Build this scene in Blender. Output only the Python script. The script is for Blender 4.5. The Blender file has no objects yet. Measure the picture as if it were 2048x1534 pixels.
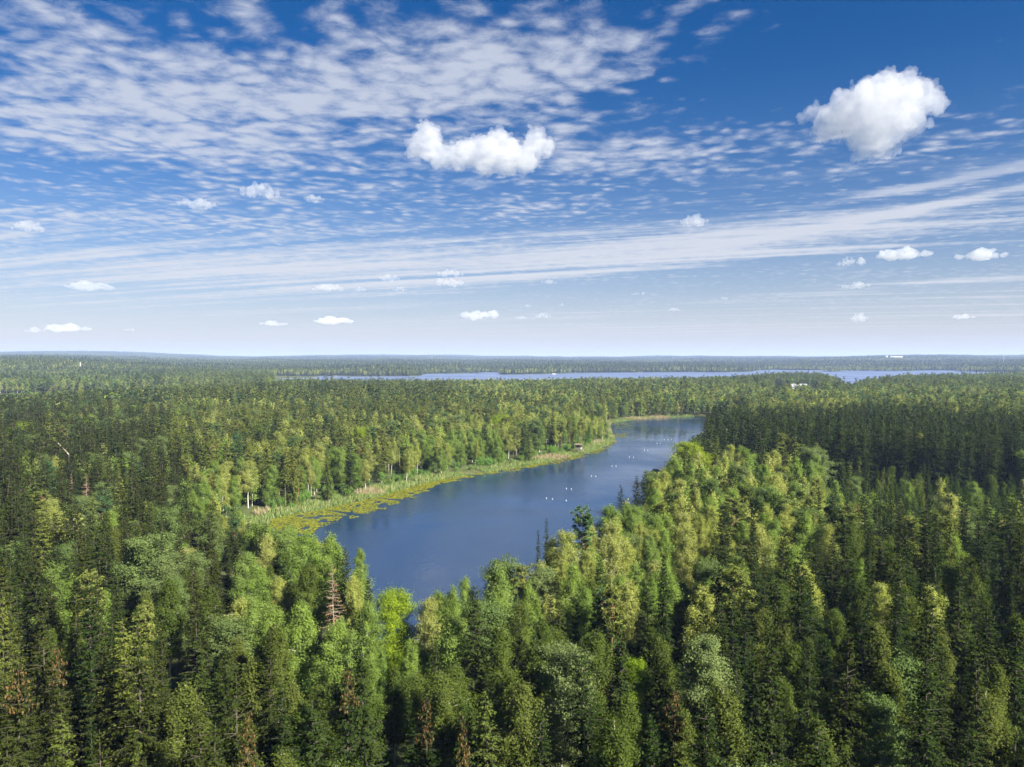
import bpy, bmesh, math, time
import numpy as np
from mathutils import Vector, Matrix, noise as mnoise

T0 = time.time()
RNG = np.random.default_rng(20240611)
S = bpy.context.scene
COL = S.collection
R = math.radians

# ------------------------------------------------------------------ camera
CAM_H = 55.0
F = 1547.0                      # focal length in pixels of the 2048 x 1534 photograph
PITCH = math.atan(52.0 / F)
cam_d = bpy.data.cameras.new('camera')
cam_d.sensor_width = 36.0
cam_d.lens = 36.0 * F / 2048.0
cam_d.clip_start = 1.0
cam_d.clip_end = 200000.0
cam = bpy.data.objects.new('camera', cam_d)
COL.objects.link(cam)
cam.location = (0, 0, CAM_H)
cam.rotation_euler = (R(90) - PITCH, 0, 0)
S.camera = cam

# ------------------------------------------------------------------ light
EXPOSURE = 2.15
SUN_AZ, SUN_EL = R(128), R(38)          # azimuth clockwise from the viewing direction (+Y)
SUN_STRENGTH = 5.0
SKY_STRENGTH = 0.05
sun_d = bpy.data.lights.new('sun', 'SUN')
sun_d.energy = SUN_STRENGTH
sun_d.angle = R(0.53)
sun_d.color = (1.0, 0.93, 0.79)
sun = bpy.data.objects.new('sun', sun_d)
COL.objects.link(sun)
SUN_DIR = Vector((math.cos(SUN_EL) * math.sin(SUN_AZ), math.cos(SUN_EL) * math.cos(SUN_AZ), math.sin(SUN_EL)))
sun.rotation_euler = SUN_DIR.to_track_quat('Z', 'Y').to_euler()
sun.location = (0, 0, 400)

S.view_settings.view_transform = 'Standard'
S.view_settings.look = 'None'
S.view_settings.gamma = 1.0
S.view_settings.use_curve_mapping = False
S.view_settings.exposure = EXPOSURE
S.render.engine = 'CYCLES'
cy = S.cycles
cy.use_denoising = True
cy.max_bounces = 12
cy.diffuse_bounces = 3
cy.glossy_bounces = 2
cy.transmission_bounces = 4
cy.transparent_max_bounces = 6
cy.volume_bounces = 12
cy.use_adaptive_sampling = True
cy.adaptive_threshold = 0.015
cy.sample_clamp_indirect = 4.0


def ray(px, py):
    u, v = (px - 1024.0) / F, (767.0 - py) / F
    c, s = math.cos(PITCH), math.sin(PITCH)
    return np.array((u, c + v * s, -s + v * c))


def ground(px, py, z=0.0):
    d = ray(px, py)
    k = (CAM_H - z) / -d[2]
    return d[0] * k, d[1] * k


def pixel(x, y, z):
    c, s = math.cos(PITCH), math.sin(PITCH)
    dz = z - CAM_H
    depth = y * c - dz * s
    up = y * s + dz * c
    return 1024.0 + F * x / depth, 767.0 - F * up / depth


def azel(px, py):
    d = ray(px, py)
    return math.atan2(d[0], d[1]), math.atan2(d[2], math.hypot(d[0], d[1]))


# ------------------------------------------------------------------ world
class NT:
    """small helper that writes node trees as expressions"""
    def __init__(self, tree):
        self.t, self.n, self.l = tree, tree.nodes, tree.links
    def new(self, kind, **kw):
        nd = self.n.new(kind)
        for k, v in kw.items():
            setattr(nd, k, v)
        return nd
    def link(self, a, b):
        self.l.new(a, b)
    def put(self, sock, v):
        if isinstance(v, bpy.types.NodeSocket):
            self.l.new(v, sock)
        else:
            sock.default_value = v
    def m(self, op, a, b=None, c=None, clamp=False):
        nd = self.new('ShaderNodeMath', operation=op, use_clamp=clamp)
        self.put(nd.inputs[0], a)
        if b is not None: self.put(nd.inputs[1], b)
        if c is not None: self.put(nd.inputs[2], c)
        return nd.outputs[0]
    def add(self, *a):
        r = a[0]
        for b in a[1:]: r = self.m('ADD', r, b)
        return r
    def mul(self, a, b): return self.m('MULTIPLY', a, b)
    def smooth(self, v, lo, hi):
        nd = self.new('ShaderNodeMapRange', interpolation_type='SMOOTHSTEP')
        self.put(nd.inputs['Value'], v); self.put(nd.inputs['From Min'], lo); self.put(nd.inputs['From Max'], hi)
        return nd.outputs[0]
    def noise(self, vec, scale, detail=4.0, rough=0.55, dist=0.0, dims='3D'):
        nd = self.new('ShaderNodeTexNoise', noise_dimensions=dims)
        if vec is not None: self.put(nd.inputs['Vector'], vec)
        self.put(nd.inputs['Scale'], scale); self.put(nd.inputs['Detail'], detail)
        self.put(nd.inputs['Roughness'], rough); self.put(nd.inputs['Distortion'], dist)
        return nd.outputs['Fac']
    def xyz(self, x, y, z):
        nd = self.new('ShaderNodeCombineXYZ')
        self.put(nd.inputs[0], x); self.put(nd.inputs[1], y); self.put(nd.inputs[2], z)
        return nd.outputs[0]
    def mix(self, f, a, b, mode='MIX'):
        nd = self.new('ShaderNodeMix', data_type='RGBA', blend_type=mode)
        self.put(nd.inputs[0], f)
        for s, v in ((nd.inputs[6], a), (nd.inputs[7], b)):
            if isinstance(v, tuple): v = v + (1.0,) if len(v) == 3 else v
            self.put(s, v)
        return nd.outputs[2]
    def ramp(self, f, stops):
        nd = self.new('ShaderNodeValToRGB')
        e = nd.color_ramp.elements
        while len(e) < len(stops): e.new(0.5)
        for el, (p, c) in zip(e, stops):
            el.position = p; el.color = tuple(c) + (1.0,) if len(c) == 3 else c
        self.put(nd.inputs[0], f)
        return nd.outputs[0]


world = bpy.data.worlds.new('World')
S.world = world
world.use_nodes = True
world.cycles.sampling_method = 'MANUAL'
world.cycles.sample_map_resolution = 1024
w = NT(world.node_tree)
w.n.clear()
out = w.new('ShaderNodeOutputWorld')
bg = w.new('ShaderNodeBackground')
bg.inputs['Strength'].default_value = SKY_STRENGTH
w.link(bg.outputs[0], out.inputs['Surface'])
sky = w.new('ShaderNodeTexSky', sky_type='NISHITA')
sky.sun_disc = False
sky.sun_elevation = SUN_EL
sky.sun_rotation = SUN_AZ
sky.altitude = 0.0
sky.air_density = 1.0
sky.dust_density = 0.6
sky.ozone_density = 4.0
tc = w.new('ShaderNodeTexCoord')
sp = w.new('ShaderNodeSeparateXYZ')
w.link(tc.outputs['Generated'], sp.inputs[0])
dx, dy, dz = sp.outputs
az = w.m('ARCTAN2', dx, dy)
el = w.m('ARCSINE', dz)
zz = w.m('ADD', w.m('MAXIMUM', dz, 0.0), 0.03)
Px, Py = w.m('DIVIDE', dx, zz), w.m('DIVIDE', dy, zz)      # a cloud layer high above the land


def blob(px, py, sx, sy, amp, slope=0.0):
    a0, e0 = azel(px, py)
    sa, se = sx / F, sy / F
    da = w.m('SUBTRACT', az, a0)
    de = w.m('SUBTRACT', w.m('SUBTRACT', el, e0), w.mul(da, slope))
    q = w.add(w.m('POWER', w.m('ABSOLUTE', w.m('DIVIDE', da, sa)), 2.0), w.m('POWER', w.m('ABSOLUTE', w.m('DIVIDE', de, se)), 2.0))
    return w.mul(w.m('EXPONENT', w.mul(q, -0.7)), amp)


pvec = w.xyz(Px, Py, 0.0)
# cloudlets of a mackerel sky
big = w.noise(w.xyz(w.add(Px, 3.1), w.add(Py, 7.7), 1.3), 0.9, 3.0, 0.5)
fine = w.noise(w.xyz(Px, Py, 0.4), 7.5, 6.0, 0.66, 0.25)
cell = w.new('ShaderNodeTexVoronoi', feature='SMOOTH_F1')
cell.inputs['Scale'].default_value = 10.5
cell.inputs['Smoothness'].default_value = 0.6
warp = w.new('ShaderNodeVectorMath', operation='ADD')
nz = w.new('ShaderNodeTexNoise'); nz.inputs['Scale'].default_value = 2.3
w.link(pvec, nz.inputs['Vector'])
sc = w.new('ShaderNodeVectorMath', operation='SCALE'); sc.inputs['Scale'].default_value = 0.35
w.link(nz.outputs['Color'], sc.inputs[0])
w.link(pvec, warp.inputs[0]); w.link(sc.outputs[0], warp.inputs[1])
w.link(warp.outputs[0], cell.inputs['Vector'])
cellv = w.m('SUBTRACT', 0.62, cell.outputs['Distance'])
mask_a = w.add(
    blob(420, 235, 480, 62, 0.34, 0.10), blob(740, 165, 230, 80, 0.34, 0.1), blob(1080, 140, 360, 66, 0.32, 0.12),
    blob(130, 255, 230, 52, 0.30), blob(900, 330, 330, 42, 0.30, 0.05), blob(1400, 305, 280, 44, 0.52, 0.04),
    blob(620, 20, 330, 32, 0.26), blob(80, 60, 190, 60, 0.26), blob(330, 150, 170, 60, 0.24), blob(1230, 60, 300, 60, 0.20, 0.1),
    blob(550, 445, 260, 26, 0.30, 0.05), blob(640, 385, 300, 14, 0.16, 0.1), blob(80, 372, 200, 12, 0.2), blob(1000, 420, 320, 16, 0.13, 0.1), blob(1250, 410, 150, 22, 0.16),
    blob(1850, 295, 150, 18, 0.25, 0.12), blob(100, 425, 260, 16, 0.22),
    blob(1800, 90, 420, 120, -0.42), blob(1560, 185, 180, 60, -0.25), blob(1000, 225, 900, 12, -0.10, 0.1), blob(420, 345, 700, 20, -0.16, 0.03))
dens_a = w.add(w.mul(w.m('SUBTRACT', fine, 0.5), 1.5), w.mul(w.m('SUBTRACT', big, 0.5), 0.85), w.mul(cellv, 0.75), w.mul(mask_a, 1.0), -0.05)
alpha_a = w.mul(w.smooth(dens_a, 0.06, 0.92), 0.86)
# long streaks of high cloud
ca, sa_ = math.cos(R(-20)), math.sin(R(-20))
along = w.add(w.mul(Px, ca), w.mul(Py, sa_))
across = w.add(w.mul(Px, -sa_), w.mul(Py, ca))
st1 = w.noise(w.xyz(w.mul(along, 0.11), w.mul(across, 3.1), 2.0), 1.0, 5.0, 0.62, 0.3)
st2 = w.noise(w.xyz(w.mul(along, 1.3), w.mul(across, 3.6), 5.0), 1.0, 4.0, 0.6, 0.2)
mask_s = w.add(
    blob(900, 515, 820, 50, 0.30, 0.045), blob(260, 540, 420, 46, 0.26), blob(1750, 465, 520, 24, 0.28, 0.06), blob(1420, 470, 260, 13, 0.26, 0.1), blob(1750, 435, 300, 7, 0.5, 0.13),
    blob(1950, 352, 190, 7, 0.62, 0.10), blob(1120, 548, 380, 7, 0.30, 0.06), blob(1800, 572, 380, 8, 0.32, 0.05), blob(300, 455, 460, 20, 0.15, 0.02),
    blob(1500, 545, 330, 22, -0.30, 0.04), blob(900, 600, 500, 16, -0.12), blob(1500, 640, 600, 30, 0.10), blob(1950, 620, 300, 24, 0.10))
dens_s = w.add(w.mul(w.m('SUBTRACT', st1, 0.5), 1.7), w.mul(w.m('SUBTRACT', st2, 0.5), 0.62), mask_s)
alpha_s = w.mul(w.mul(w.smooth(w.add(dens_s, w.mul(w.m('SUBTRACT', fine, 0.5), 0.55)), 0.04, 0.62), 0.88), w.m('SUBTRACT', 1.0, w.smooth(el, 0.17, 0.24)))
# pale veil thickening towards the horizon
veil = w.mul(w.m('EXPONENT', w.mul(w.m('MAXIMUM', el, 0.0), -14.0)), 0.92)
alpha = w.m('SUBTRACT', 1.0, w.mul(w.mul(w.m('SUBTRACT', 1.0, alpha_a), w.m('SUBTRACT', 1.0, alpha_s)), w.m('SUBTRACT', 1.0, veil)))
up = w.smooth(el, 0.02, 0.40)
grade = w.new('ShaderNodeHueSaturation')
grade.inputs['Saturation'].default_value = 1.18
grade.inputs['Value'].default_value = 0.43
w.link(sky.outputs[0], grade.inputs['Color'])
deep = w.mix(up, (0.98, 0.95, 1.12), (0.16, 0.66, 1.02))
blue = w.mix(1.0, grade.outputs[0], deep, 'MULTIPLY')
k = 1.0 / (SKY_STRENGTH * 2 ** EXPOSURE)
cloud_c = w.mix(w.smooth(el, 0.0, 0.35), (0.78 * k, 0.81 * k, 0.87 * k), (0.63 * k, 0.68 * k, 0.80 * k))
final = w.mix(alpha, blue, cloud_c)
w.link(final, bg.inputs['Color'])


# ------------------------------------------------------------------ object helpers
def tag(o, label=None, cat=None, group=None, kind=None):
    if label: o['label'] = label
    if cat: o['category'] = cat
    if group: o['group'] = group
    if kind: o['kind'] = kind
    return o


def link(o, parent=None):
    COL.objects.link(o)
    if parent is not None: o.parent = parent
    return o


def empty(name, loc=(0, 0, 0), rz=0.0):
    o = bpy.data.objects.new(name, None)
    o.location = loc; o.rotation_euler = (0, 0, rz); o.empty_display_size = 1.0
    return link(o)


def mesh_from(name, verts, quads=None, tris=None, mats=(), mat_idx=None, tint=None, smooth=False):
    """numpy arrays -> mesh; quads first, then triangles"""
    verts = np.asarray(verts, np.float32)
    nq = 0 if quads is None else len(quads)
    nt = 0 if tris is None else len(tris)
    loops = []
    if nq: loops.append(np.asarray(quads, np.int32).ravel())
    if nt: loops.append(np.asarray(tris, np.int32).ravel())
    loops = np.concatenate(loops)
    me = bpy.data.meshes.new(name)
    me.vertices.add(len(verts)); me.vertices.foreach_set('co', verts.ravel())
    me.loops.add(len(loops)); me.loops.foreach_set('vertex_index', loops)
    starts = np.concatenate([np.arange(nq) * 4, nq * 4 + np.arange(nt) * 3]).astype(np.int32)
    me.polygons.add(nq + nt); me.polygons.foreach_set('loop_start', starts)
    for m in mats: me.materials.append(m)
    if mat_idx is not None: me.polygons.foreach_set('material_index', np.asarray(mat_idx, np.int32))
    if tint is not None:
        at = me.attributes.new('tint', 'FLOAT', 'POINT'); at.data.foreach_set('value', np.asarray(tint, np.float32))
    if smooth: me.polygons.foreach_set('use_smooth', np.ones(nq + nt, bool))
    me.update(calc_edges=True)
    return me


class MB:
    """collects boxes, bars and prisms into one mesh"""
    def __init__(self): self.v, self.f = [], []
    def box(self, c, s, rz=0.0, rx=0.0):
        M = Matrix.Translation(c) @ Matrix.Rotation(rz, 4, 'Z') @ Matrix.Rotation(rx, 4, 'X')
        b = len(self.v)
        for x in (-.5, .5):
            for y in (-.5, .5):
                for z in (-.5, .5):
                    self.v.append(tuple(M @ Vector((x * s[0], y * s[1], z * s[2]))))
        for f in ((0, 1, 3, 2), (4, 6, 7, 5), (0, 4, 5, 1), (2, 3, 7, 6), (0, 2, 6, 4), (1, 5, 7, 3)):
            self.f.append(tuple(b + i for i in f))
        return self
    def bar(self, a, b, r, n=6, r2=None):
        a, b = Vector(a), Vector(b)
        q = (b - a).to_track_quat('Z', 'Y')
        base = len(self.v)
        for p, rr in ((a, r), (b, r if r2 is None else r2)):
            for i in range(n):
                t = 2 * math.pi * i / n
                self.v.append(tuple(p + q @ Vector((rr * math.cos(t), rr * math.sin(t), 0))))
        for i in range(n):
            j = (i + 1) % n
            self.f.append((base + i, base + j, base + n + j, base + n + i))
        self.f.append(tuple(base + i for i in reversed(range(n)))); self.f.append(tuple(base + n + i for i in range(n)))
        return self
    def poly(self, pts, faces):
        b = len(self.v)
        self.v += [tuple(p) for p in pts]
        self.f += [tuple(b + i for i in f) for f in faces]
        return self
    def build(self, name, mat, parent=None, smooth=False):
        me = bpy.data.meshes.new(name)
        me.from_pydata(self.v, [], self.f); me.materials.append(mat)
        if smooth: me.polygons.foreach_set('use_smooth', np.ones(len(me.polygons), bool))
        me.update()
        return link(bpy.data.objects.new(name, me), parent)


# ------------------------------------------------------------------ materials
def mat_new(name):
    m = bpy.data.materials.new(name); m.use_nodes = True
    t = NT(m.node_tree); t.n.clear()
    o = t.new('ShaderNodeOutputMaterial')
    return m, t, o


def leaf_mat(name, a, b, c, trans=0.35, trans_col=None, seed=0.0, var=0.30, gloss=0.0):
    """foliage: colour varies from plant to plant (a..b..c) and from leaf to leaf; light passes through"""
    m, t, o = mat_new(name)
    oi = t.new('ShaderNodeObjectInfo')
    rnd = t.m('FRACT', t.add(oi.outputs['Random'], seed))
    base = t.ramp(rnd, [(0.0, a), (0.5, b), (1.0, c)])
    at = t.new('ShaderNodeAttribute', attribute_name='tint')
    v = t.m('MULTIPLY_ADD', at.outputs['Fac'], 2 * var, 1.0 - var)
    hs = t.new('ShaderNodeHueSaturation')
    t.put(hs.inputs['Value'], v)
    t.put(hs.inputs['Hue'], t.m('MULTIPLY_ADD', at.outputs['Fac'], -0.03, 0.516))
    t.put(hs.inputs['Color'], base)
    d = t.new('ShaderNodeBsdfDiffuse'); t.put(d.inputs['Color'], hs.outputs[0])
    tr = t.new('ShaderNodeBsdfTranslucent')
    tcol = t.mix(1.0, hs.outputs[0], trans_col or (1.25, 1.3, 0.50), 'MULTIPLY')
    t.put(tr.inputs['Color'], tcol)
    mx = t.new('ShaderNodeMixShader'); mx.inputs[0].default_value = trans
    t.link(d.outputs[0], mx.inputs[1]); t.link(tr.outputs[0], mx.inputs[2])
    g = t.new('ShaderNodeBsdfGlossy'); g.inputs['Roughness'].default_value = 0.45; g.inputs['Color'].default_value = (1, 1, 1, 1)
    mg = t.new('ShaderNodeMixShader'); mg.inputs[0].default_value = gloss
    t.link(mx.outputs[0], mg.inputs[1]); t.link(g.outputs[0], mg.inputs[2])
    t.link(mg.outputs[0], o.inputs['Surface'])
    return m


def rough_mat(name, c1, c2, scale=1.0, rough=0.9, bump=0.0, stretch=(1, 1, 1), spec=0.2):
    m, t, o = mat_new(name)
    p = t.new('ShaderNodeBsdfPrincipled')
    tcn = t.new('ShaderNodeTexCoord'); mp = t.new('ShaderNodeMapping')
    mp.inputs['Scale'].default_value = stretch
    t.link(tcn.outputs['Object'], mp.inputs[0])
    f = t.noise(mp.outputs[0], scale, 5.0, 0.6)
    f2 = t.smooth(f, 0.3, 0.7)
    t.put(p.inputs['Base Color'], t.mix(f2, c1, c2))
    p.inputs['Roughness'].default_value = rough
    p.inputs['Specular IOR Level'].default_value = spec
    if bump:
        bn = t.new('ShaderNodeBump'); bn.inputs['Strength'].default_value = bump
        t.put(bn.inputs['Height'], f); t.link(bn.outputs[0], p.inputs['Normal'])
    t.link(p.outputs[0], o.inputs['Surface'])
    return m


M = {}
M['spruce'] = leaf_mat('spruce_needles', (0.014, 0.025, 0.0065), (0.018, 0.030, 0.0075), (0.026, 0.038, 0.009), 0.20, seed=0.0)
M['spruce_olive'] = leaf_mat('spruce_needles_olive', (0.017, 0.025, 0.0065), (0.021, 0.029, 0.007), (0.028, 0.034, 0.009), 0.20, seed=0.2)
M['spruce_light'] = leaf_mat('sunlit_spruce_needles', (0.048, 0.066, 0.014), (0.060, 0.078, 0.016), (0.076, 0.090, 0.019), 0.22, seed=0.9)  # brighter copy of the spruce needles; sunlit tone put into the colour
M['spruce_young'] = leaf_mat('young_spruce_needles', (0.022, 0.043, 0.009), (0.029, 0.052, 0.010), (0.038, 0.061, 0.013), 0.28, seed=0.4)
M['cones'] = leaf_mat('ripe_cones', (0.115, 0.075, 0.033), (0.13, 0.083, 0.036), (0.105, 0.068, 0.028), 0.1)
M['pine'] = leaf_mat('pine_needles', (0.125, 0.152, 0.038), (0.145, 0.168, 0.043), (0.110, 0.146, 0.044), 0.25, seed=0.1)
M['pine_blue'] = leaf_mat('blue_green_pine_needles', (0.055, 0.105, 0.044), (0.066, 0.118, 0.048), (0.060, 0.108, 0.040), 0.25)
M['birch'] = leaf_mat('birch_leaves', (0.054, 0.080, 0.016), (0.066, 0.092, 0.019), (0.082, 0.100, 0.024), 0.40, seed=0.3)
M['birch_pale'] = leaf_mat('pale_birch_leaves', (0.190, 0.220, 0.052), (0.216, 0.242, 0.062), (0.208, 0.226, 0.070), 0.40, seed=0.6)
M['birch_fresh'] = leaf_mat('fresh_green_birch_leaves', (0.112, 0.176, 0.036), (0.136, 0.194, 0.040), (0.128, 0.184, 0.048), 0.42, seed=0.7)
M['aspen'] = leaf_mat('aspen_leaves', (0.078, 0.118, 0.036), (0.092, 0.130, 0.041), (0.112, 0.146, 0.054), 0.32, trans_col=(1.2, 1.3, 0.7), seed=0.5)
M['lime'] = leaf_mat('yellow_green_leaves', (0.135, 0.205, 0.016), (0.150, 0.215, 0.018), (0.165, 0.215, 0.020), 0.42)
M['dead'] = leaf_mat('dead_needles', (0.17, 0.105, 0.065), (0.18, 0.11, 0.065), (0.16, 0.095, 0.05), 0.15, trans_col=(1, 0.9, 0.8))
M['willow'] = leaf_mat('willow_leaves', (0.090, 0.180, 0.036), (0.105, 0.195, 0.036), (0.125, 0.185, 0.046), 0.4, seed=0.8)
M['bark_spruce'] = rough_mat('spruce_bark', (0.045, 0.038, 0.031), (0.075, 0.063, 0.051), 3.0, bump=0.4)
M['bark_pine'] = rough_mat('orange_pine_bark', (0.17, 0.09, 0.05), (0.25, 0.13, 0.07), 2.0, bump=0.4, stretch=(1, 1, 0.3))
M['bark_birch'] = rough_mat('birch_bark', (0.40, 0.38, 0.34), (0.50, 0.48, 0.43), 2.5, stretch=(0.6, 0.6, 3))
M['bark_aspen'] = rough_mat('aspen_bark', (0.26, 0.26, 0.20), (0.40, 0.39, 0.32), 2.0)
M['bark_dead'] = rough_mat('bare_grey_wood', (0.16, 0.125, 0.10), (0.24, 0.19, 0.15), 3.0, stretch=(1, 1, 0.2))
M['wood_pale'] = rough_mat('debarked_wood', (0.20, 0.17, 0.13), (0.26, 0.225, 0.175), 2.0, stretch=(1, 1, 0.2))


# ------------------------------------------------------------------ tree generators (numpy)
def tube(path, radii, n=7):
    """tapered tube along a path: verts, quads"""
    path = np.asarray(path, float); k_ = len(path)
    tang = np.gradient(path, axis=0)
    tang /= np.linalg.norm(tang, axis=1)[:, None] + 1e-9
    ref = np.array((0.0, 0, 1.0)) if abs(tang[0][2]) < 0.9 else np.array((1.0, 0, 0))
    a = np.cross(tang, ref); a /= np.linalg.norm(a, axis=1)[:, None] + 1e-9
    b = np.cross(tang, a)
    th = np.linspace(0, 2 * np.pi, n, endpoint=False)
    v = path[:, None, :] + np.asarray(radii)[:, None, None] * (np.cos(th)[None, :, None] * a[:, None, :] + np.sin(th)[None, :, None] * b[:, None, :])
    i = np.arange(k_ - 1)[:, None] * n; j = np.arange(n)[None, :]; j2 = (j + 1) % n
    q = np.stack([i + j, i + j2, i + n + j2, i + n + j], -1).reshape(-1, 4)
    return v.reshape(-1, 3), q


def merge(parts):
    vs, qs, o = [], [], 0
    for v, q in parts:
        vs.append(v); qs.append(q + o); o += len(v)
    return np.concatenate(vs), np.concatenate(qs)


def unit(v): return v / (np.linalg.norm(v, axis=-1, keepdims=True) + 1e-9)


def leaves(p, d, length, width, rng, n0=(0, 0, 1.0), wild=0.5):
    """diamond leaves: base p, direction d, face turned roughly towards n0"""
    n = len(p)
    nn = unit(np.broadcast_to(np.asarray(n0, float), (n, 3)) + rng.normal(0, wild, (n, 3)))
    side = unit(np.cross(nn, d))
    L = np.broadcast_to(length, (n,))[:, None]; W = np.broadcast_to(width, (n,))[:, None]
    nrm = np.cross(d, side)
    mid = p + d * L * 0.45 + nrm * W * 0.18
    v = np.stack([p, mid + side * W * 0.5, p + d * L, mid - side * W * 0.5], 1).reshape(-1, 3)
    q = np.arange(n * 4).reshape(n, 4)
    return v, q


def jitter_path(h, rng, n=9, wob=0.15):
    z = np.linspace(0, h, n)
    x = np.cumsum(rng.normal(0, wob, n)) * np.linspace(0, 1, n); y = np.cumsum(rng.normal(0, wob, n)) * np.linspace(0, 1, n)
    return np.stack([x, y, z], 1)


def at_height(path, z):
    return np.stack([np.interp(z, path[:, 2], path[:, 0]), np.interp(z, path[:, 2], path[:, 1]), z], -1)


def gen_spruce(seed, h=22.0, rad=2.3, lod=0, low=0.10, droop=0.42, ragged=0.25, density=1.0, dead=False):
    rng = np.random.default_rng(seed)
    path = jitter_path(h, rng, 9, 0.03)
    trunk_r = h * 0.0085 * np.linspace(1, 0.06, 9)
    tv, tq = tube(path, trunk_r, (7, 5, 3)[lod])
    step = (0.58, 0.85, 1.7)[lod]; per = (11, 7, 5)[lod]; zj = (0.16, 0.28, 0.5)[lod]
    zs = np.arange(low * h, h * 0.985, step)
    bz = np.repeat(zs, per) + rng.uniform(-step * zj, step * zj, len(zs) * per) + np.repeat(rng.uniform(-0.15, 0.15, len(zs)) * step, per)
    n = len(bz)
    baz = rng.uniform(0, 2 * np.pi, n)
    f = np.clip((bz - low * h) / (h * (1 - low)), 0, 1)
    prof = (1 - f) ** 0.78 * np.clip(0.62 + f * 2.2, 0, 1)
    lobes = 1 + 0.16 * np.sin(baz * 2 + seed) + 0.12 * np.sin(baz * 3 + bz * 0.8)
    L = rad * prof * lobes * (1 + rng.normal(0, ragged, n)).clip(0.35, 1.5) + 0.16
    keep = rng.random(n) < density
    bz, baz, L, f = bz[keep], baz[keep], L[keep], f[keep]; n = len(bz)
    d0 = np.stack([np.cos(baz), np.sin(baz), np.zeros(n)], 1)
    s0 = 0.55 * f - 0.12 + rng.normal(0, 0.08, n)
    dr = droop * (1.15 - 0.7 * f)
    base = at_height(path, np.clip(bz, 0, h * .995))
    tw = (0.095, 0.32, 0.8)[lod]
    cnt = np.maximum(2, (L / tw).astype(int))
    idx = np.repeat(np.arange(n), cnt)
    kk = np.concatenate([np.arange(c) for c in cnt])
    t = (kk + rng.uniform(0.2, 1.0, len(kk))) / cnt[idx]
    t = 0.12 + 0.88 * t
    Li = L[idx]
    p = base[idx] + d0[idx] * (Li * t)[:, None]
    p[:, 2] += Li * (s0[idx] * t - dr[idx] * t ** 2 + 0.22 * t ** 3)
    p += rng.normal(0, 0.05, p.shape)
    side = np.stack([-d0[idx, 1], d0[idx, 0], np.zeros(len(idx))], 1) * np.where(kk % 2 == 0, 1.0, -1.0)[:, None]
    hang = rng.random(len(idx)) < 0.40
    dirs = np.where(hang[:, None], d0[idx] * 0.35 + side * 0.25 + np.array((0, 0, -0.9)), d0[idx] * 0.8 + side * 0.75 + np.array((0, 0, -0.12)))
    dirs = unit(dirs + rng.normal(0, 0.22, dirs.shape))
    size = (0.44, 0.80, 1.5)[lod]; wd = (0.16, 0.40, 0.85)[lod]
    ln = size * (0.55 + 0.5 * (1 - t)) * rng.uniform(0.7, 1.3, len(t)) * (0.55 + 0.45 * np.clip(Li / 1.2, 0, 1))
    lv, lq = leaves(p, dirs, ln, wd * rng.uniform(0.7, 1.3, len(t)), rng, d0[idx] * 0.75 + np.array((0, 0, 0.75)), 0.38)
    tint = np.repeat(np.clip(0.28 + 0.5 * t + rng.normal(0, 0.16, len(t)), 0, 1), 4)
    # bare branch wood
    bw = [(tv, tq)]
    if lod == 0:
        sel = np.arange(n) if dead else np.arange(0, n, 3)
        for i in sel:
            if L[i] < 0.7: continue
            tt = np.array((0, 0.5, 0.95))
            pp = base[i] + d0[i] * (L[i] * tt)[:, None]
            pp[:, 2] += L[i] * (s0[i] * tt - dr[i] * tt ** 2 + 0.22 * tt ** 3)
            bw.append(tube(pp, (0.035, 0.025, 0.012) if not dead else (0.05, 0.035, 0.02), 3))
    if dead:
        kp = rng.random(len(lq)) < 0.30
        lq = lq[kp]
    bv, bq = merge(bw)
    cones = None
    if lod == 0:
        m = (f[idx] > 0.76) & (rng.random(len(idx)) < 0.55) & (t > 0.35)
        cp = p[m] + rng.normal(0, 0.1, (m.sum(), 3))
        c1, q1 = leaves(cp, np.tile((0, 0, -1.0), (len(cp), 1)) + rng.normal(0, .1, (len(cp), 3)), rng.uniform(0.26, 0.42, len(cp)), 0.15, rng, d0[idx][m], 0.4)
        c2, q2 = leaves(cp, np.tile((0, 0, -1.0), (len(cp), 1)), rng.uniform(0.26, 0.42, len(cp)), 0.15, rng, side[m], 0.4)
        cones = merge([(c1, q1), (c2, q2)])
    return dict(trunk=(bv, bq), crown=(lv, lq, tint), cones=cones, h=h, r=rad)


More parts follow.
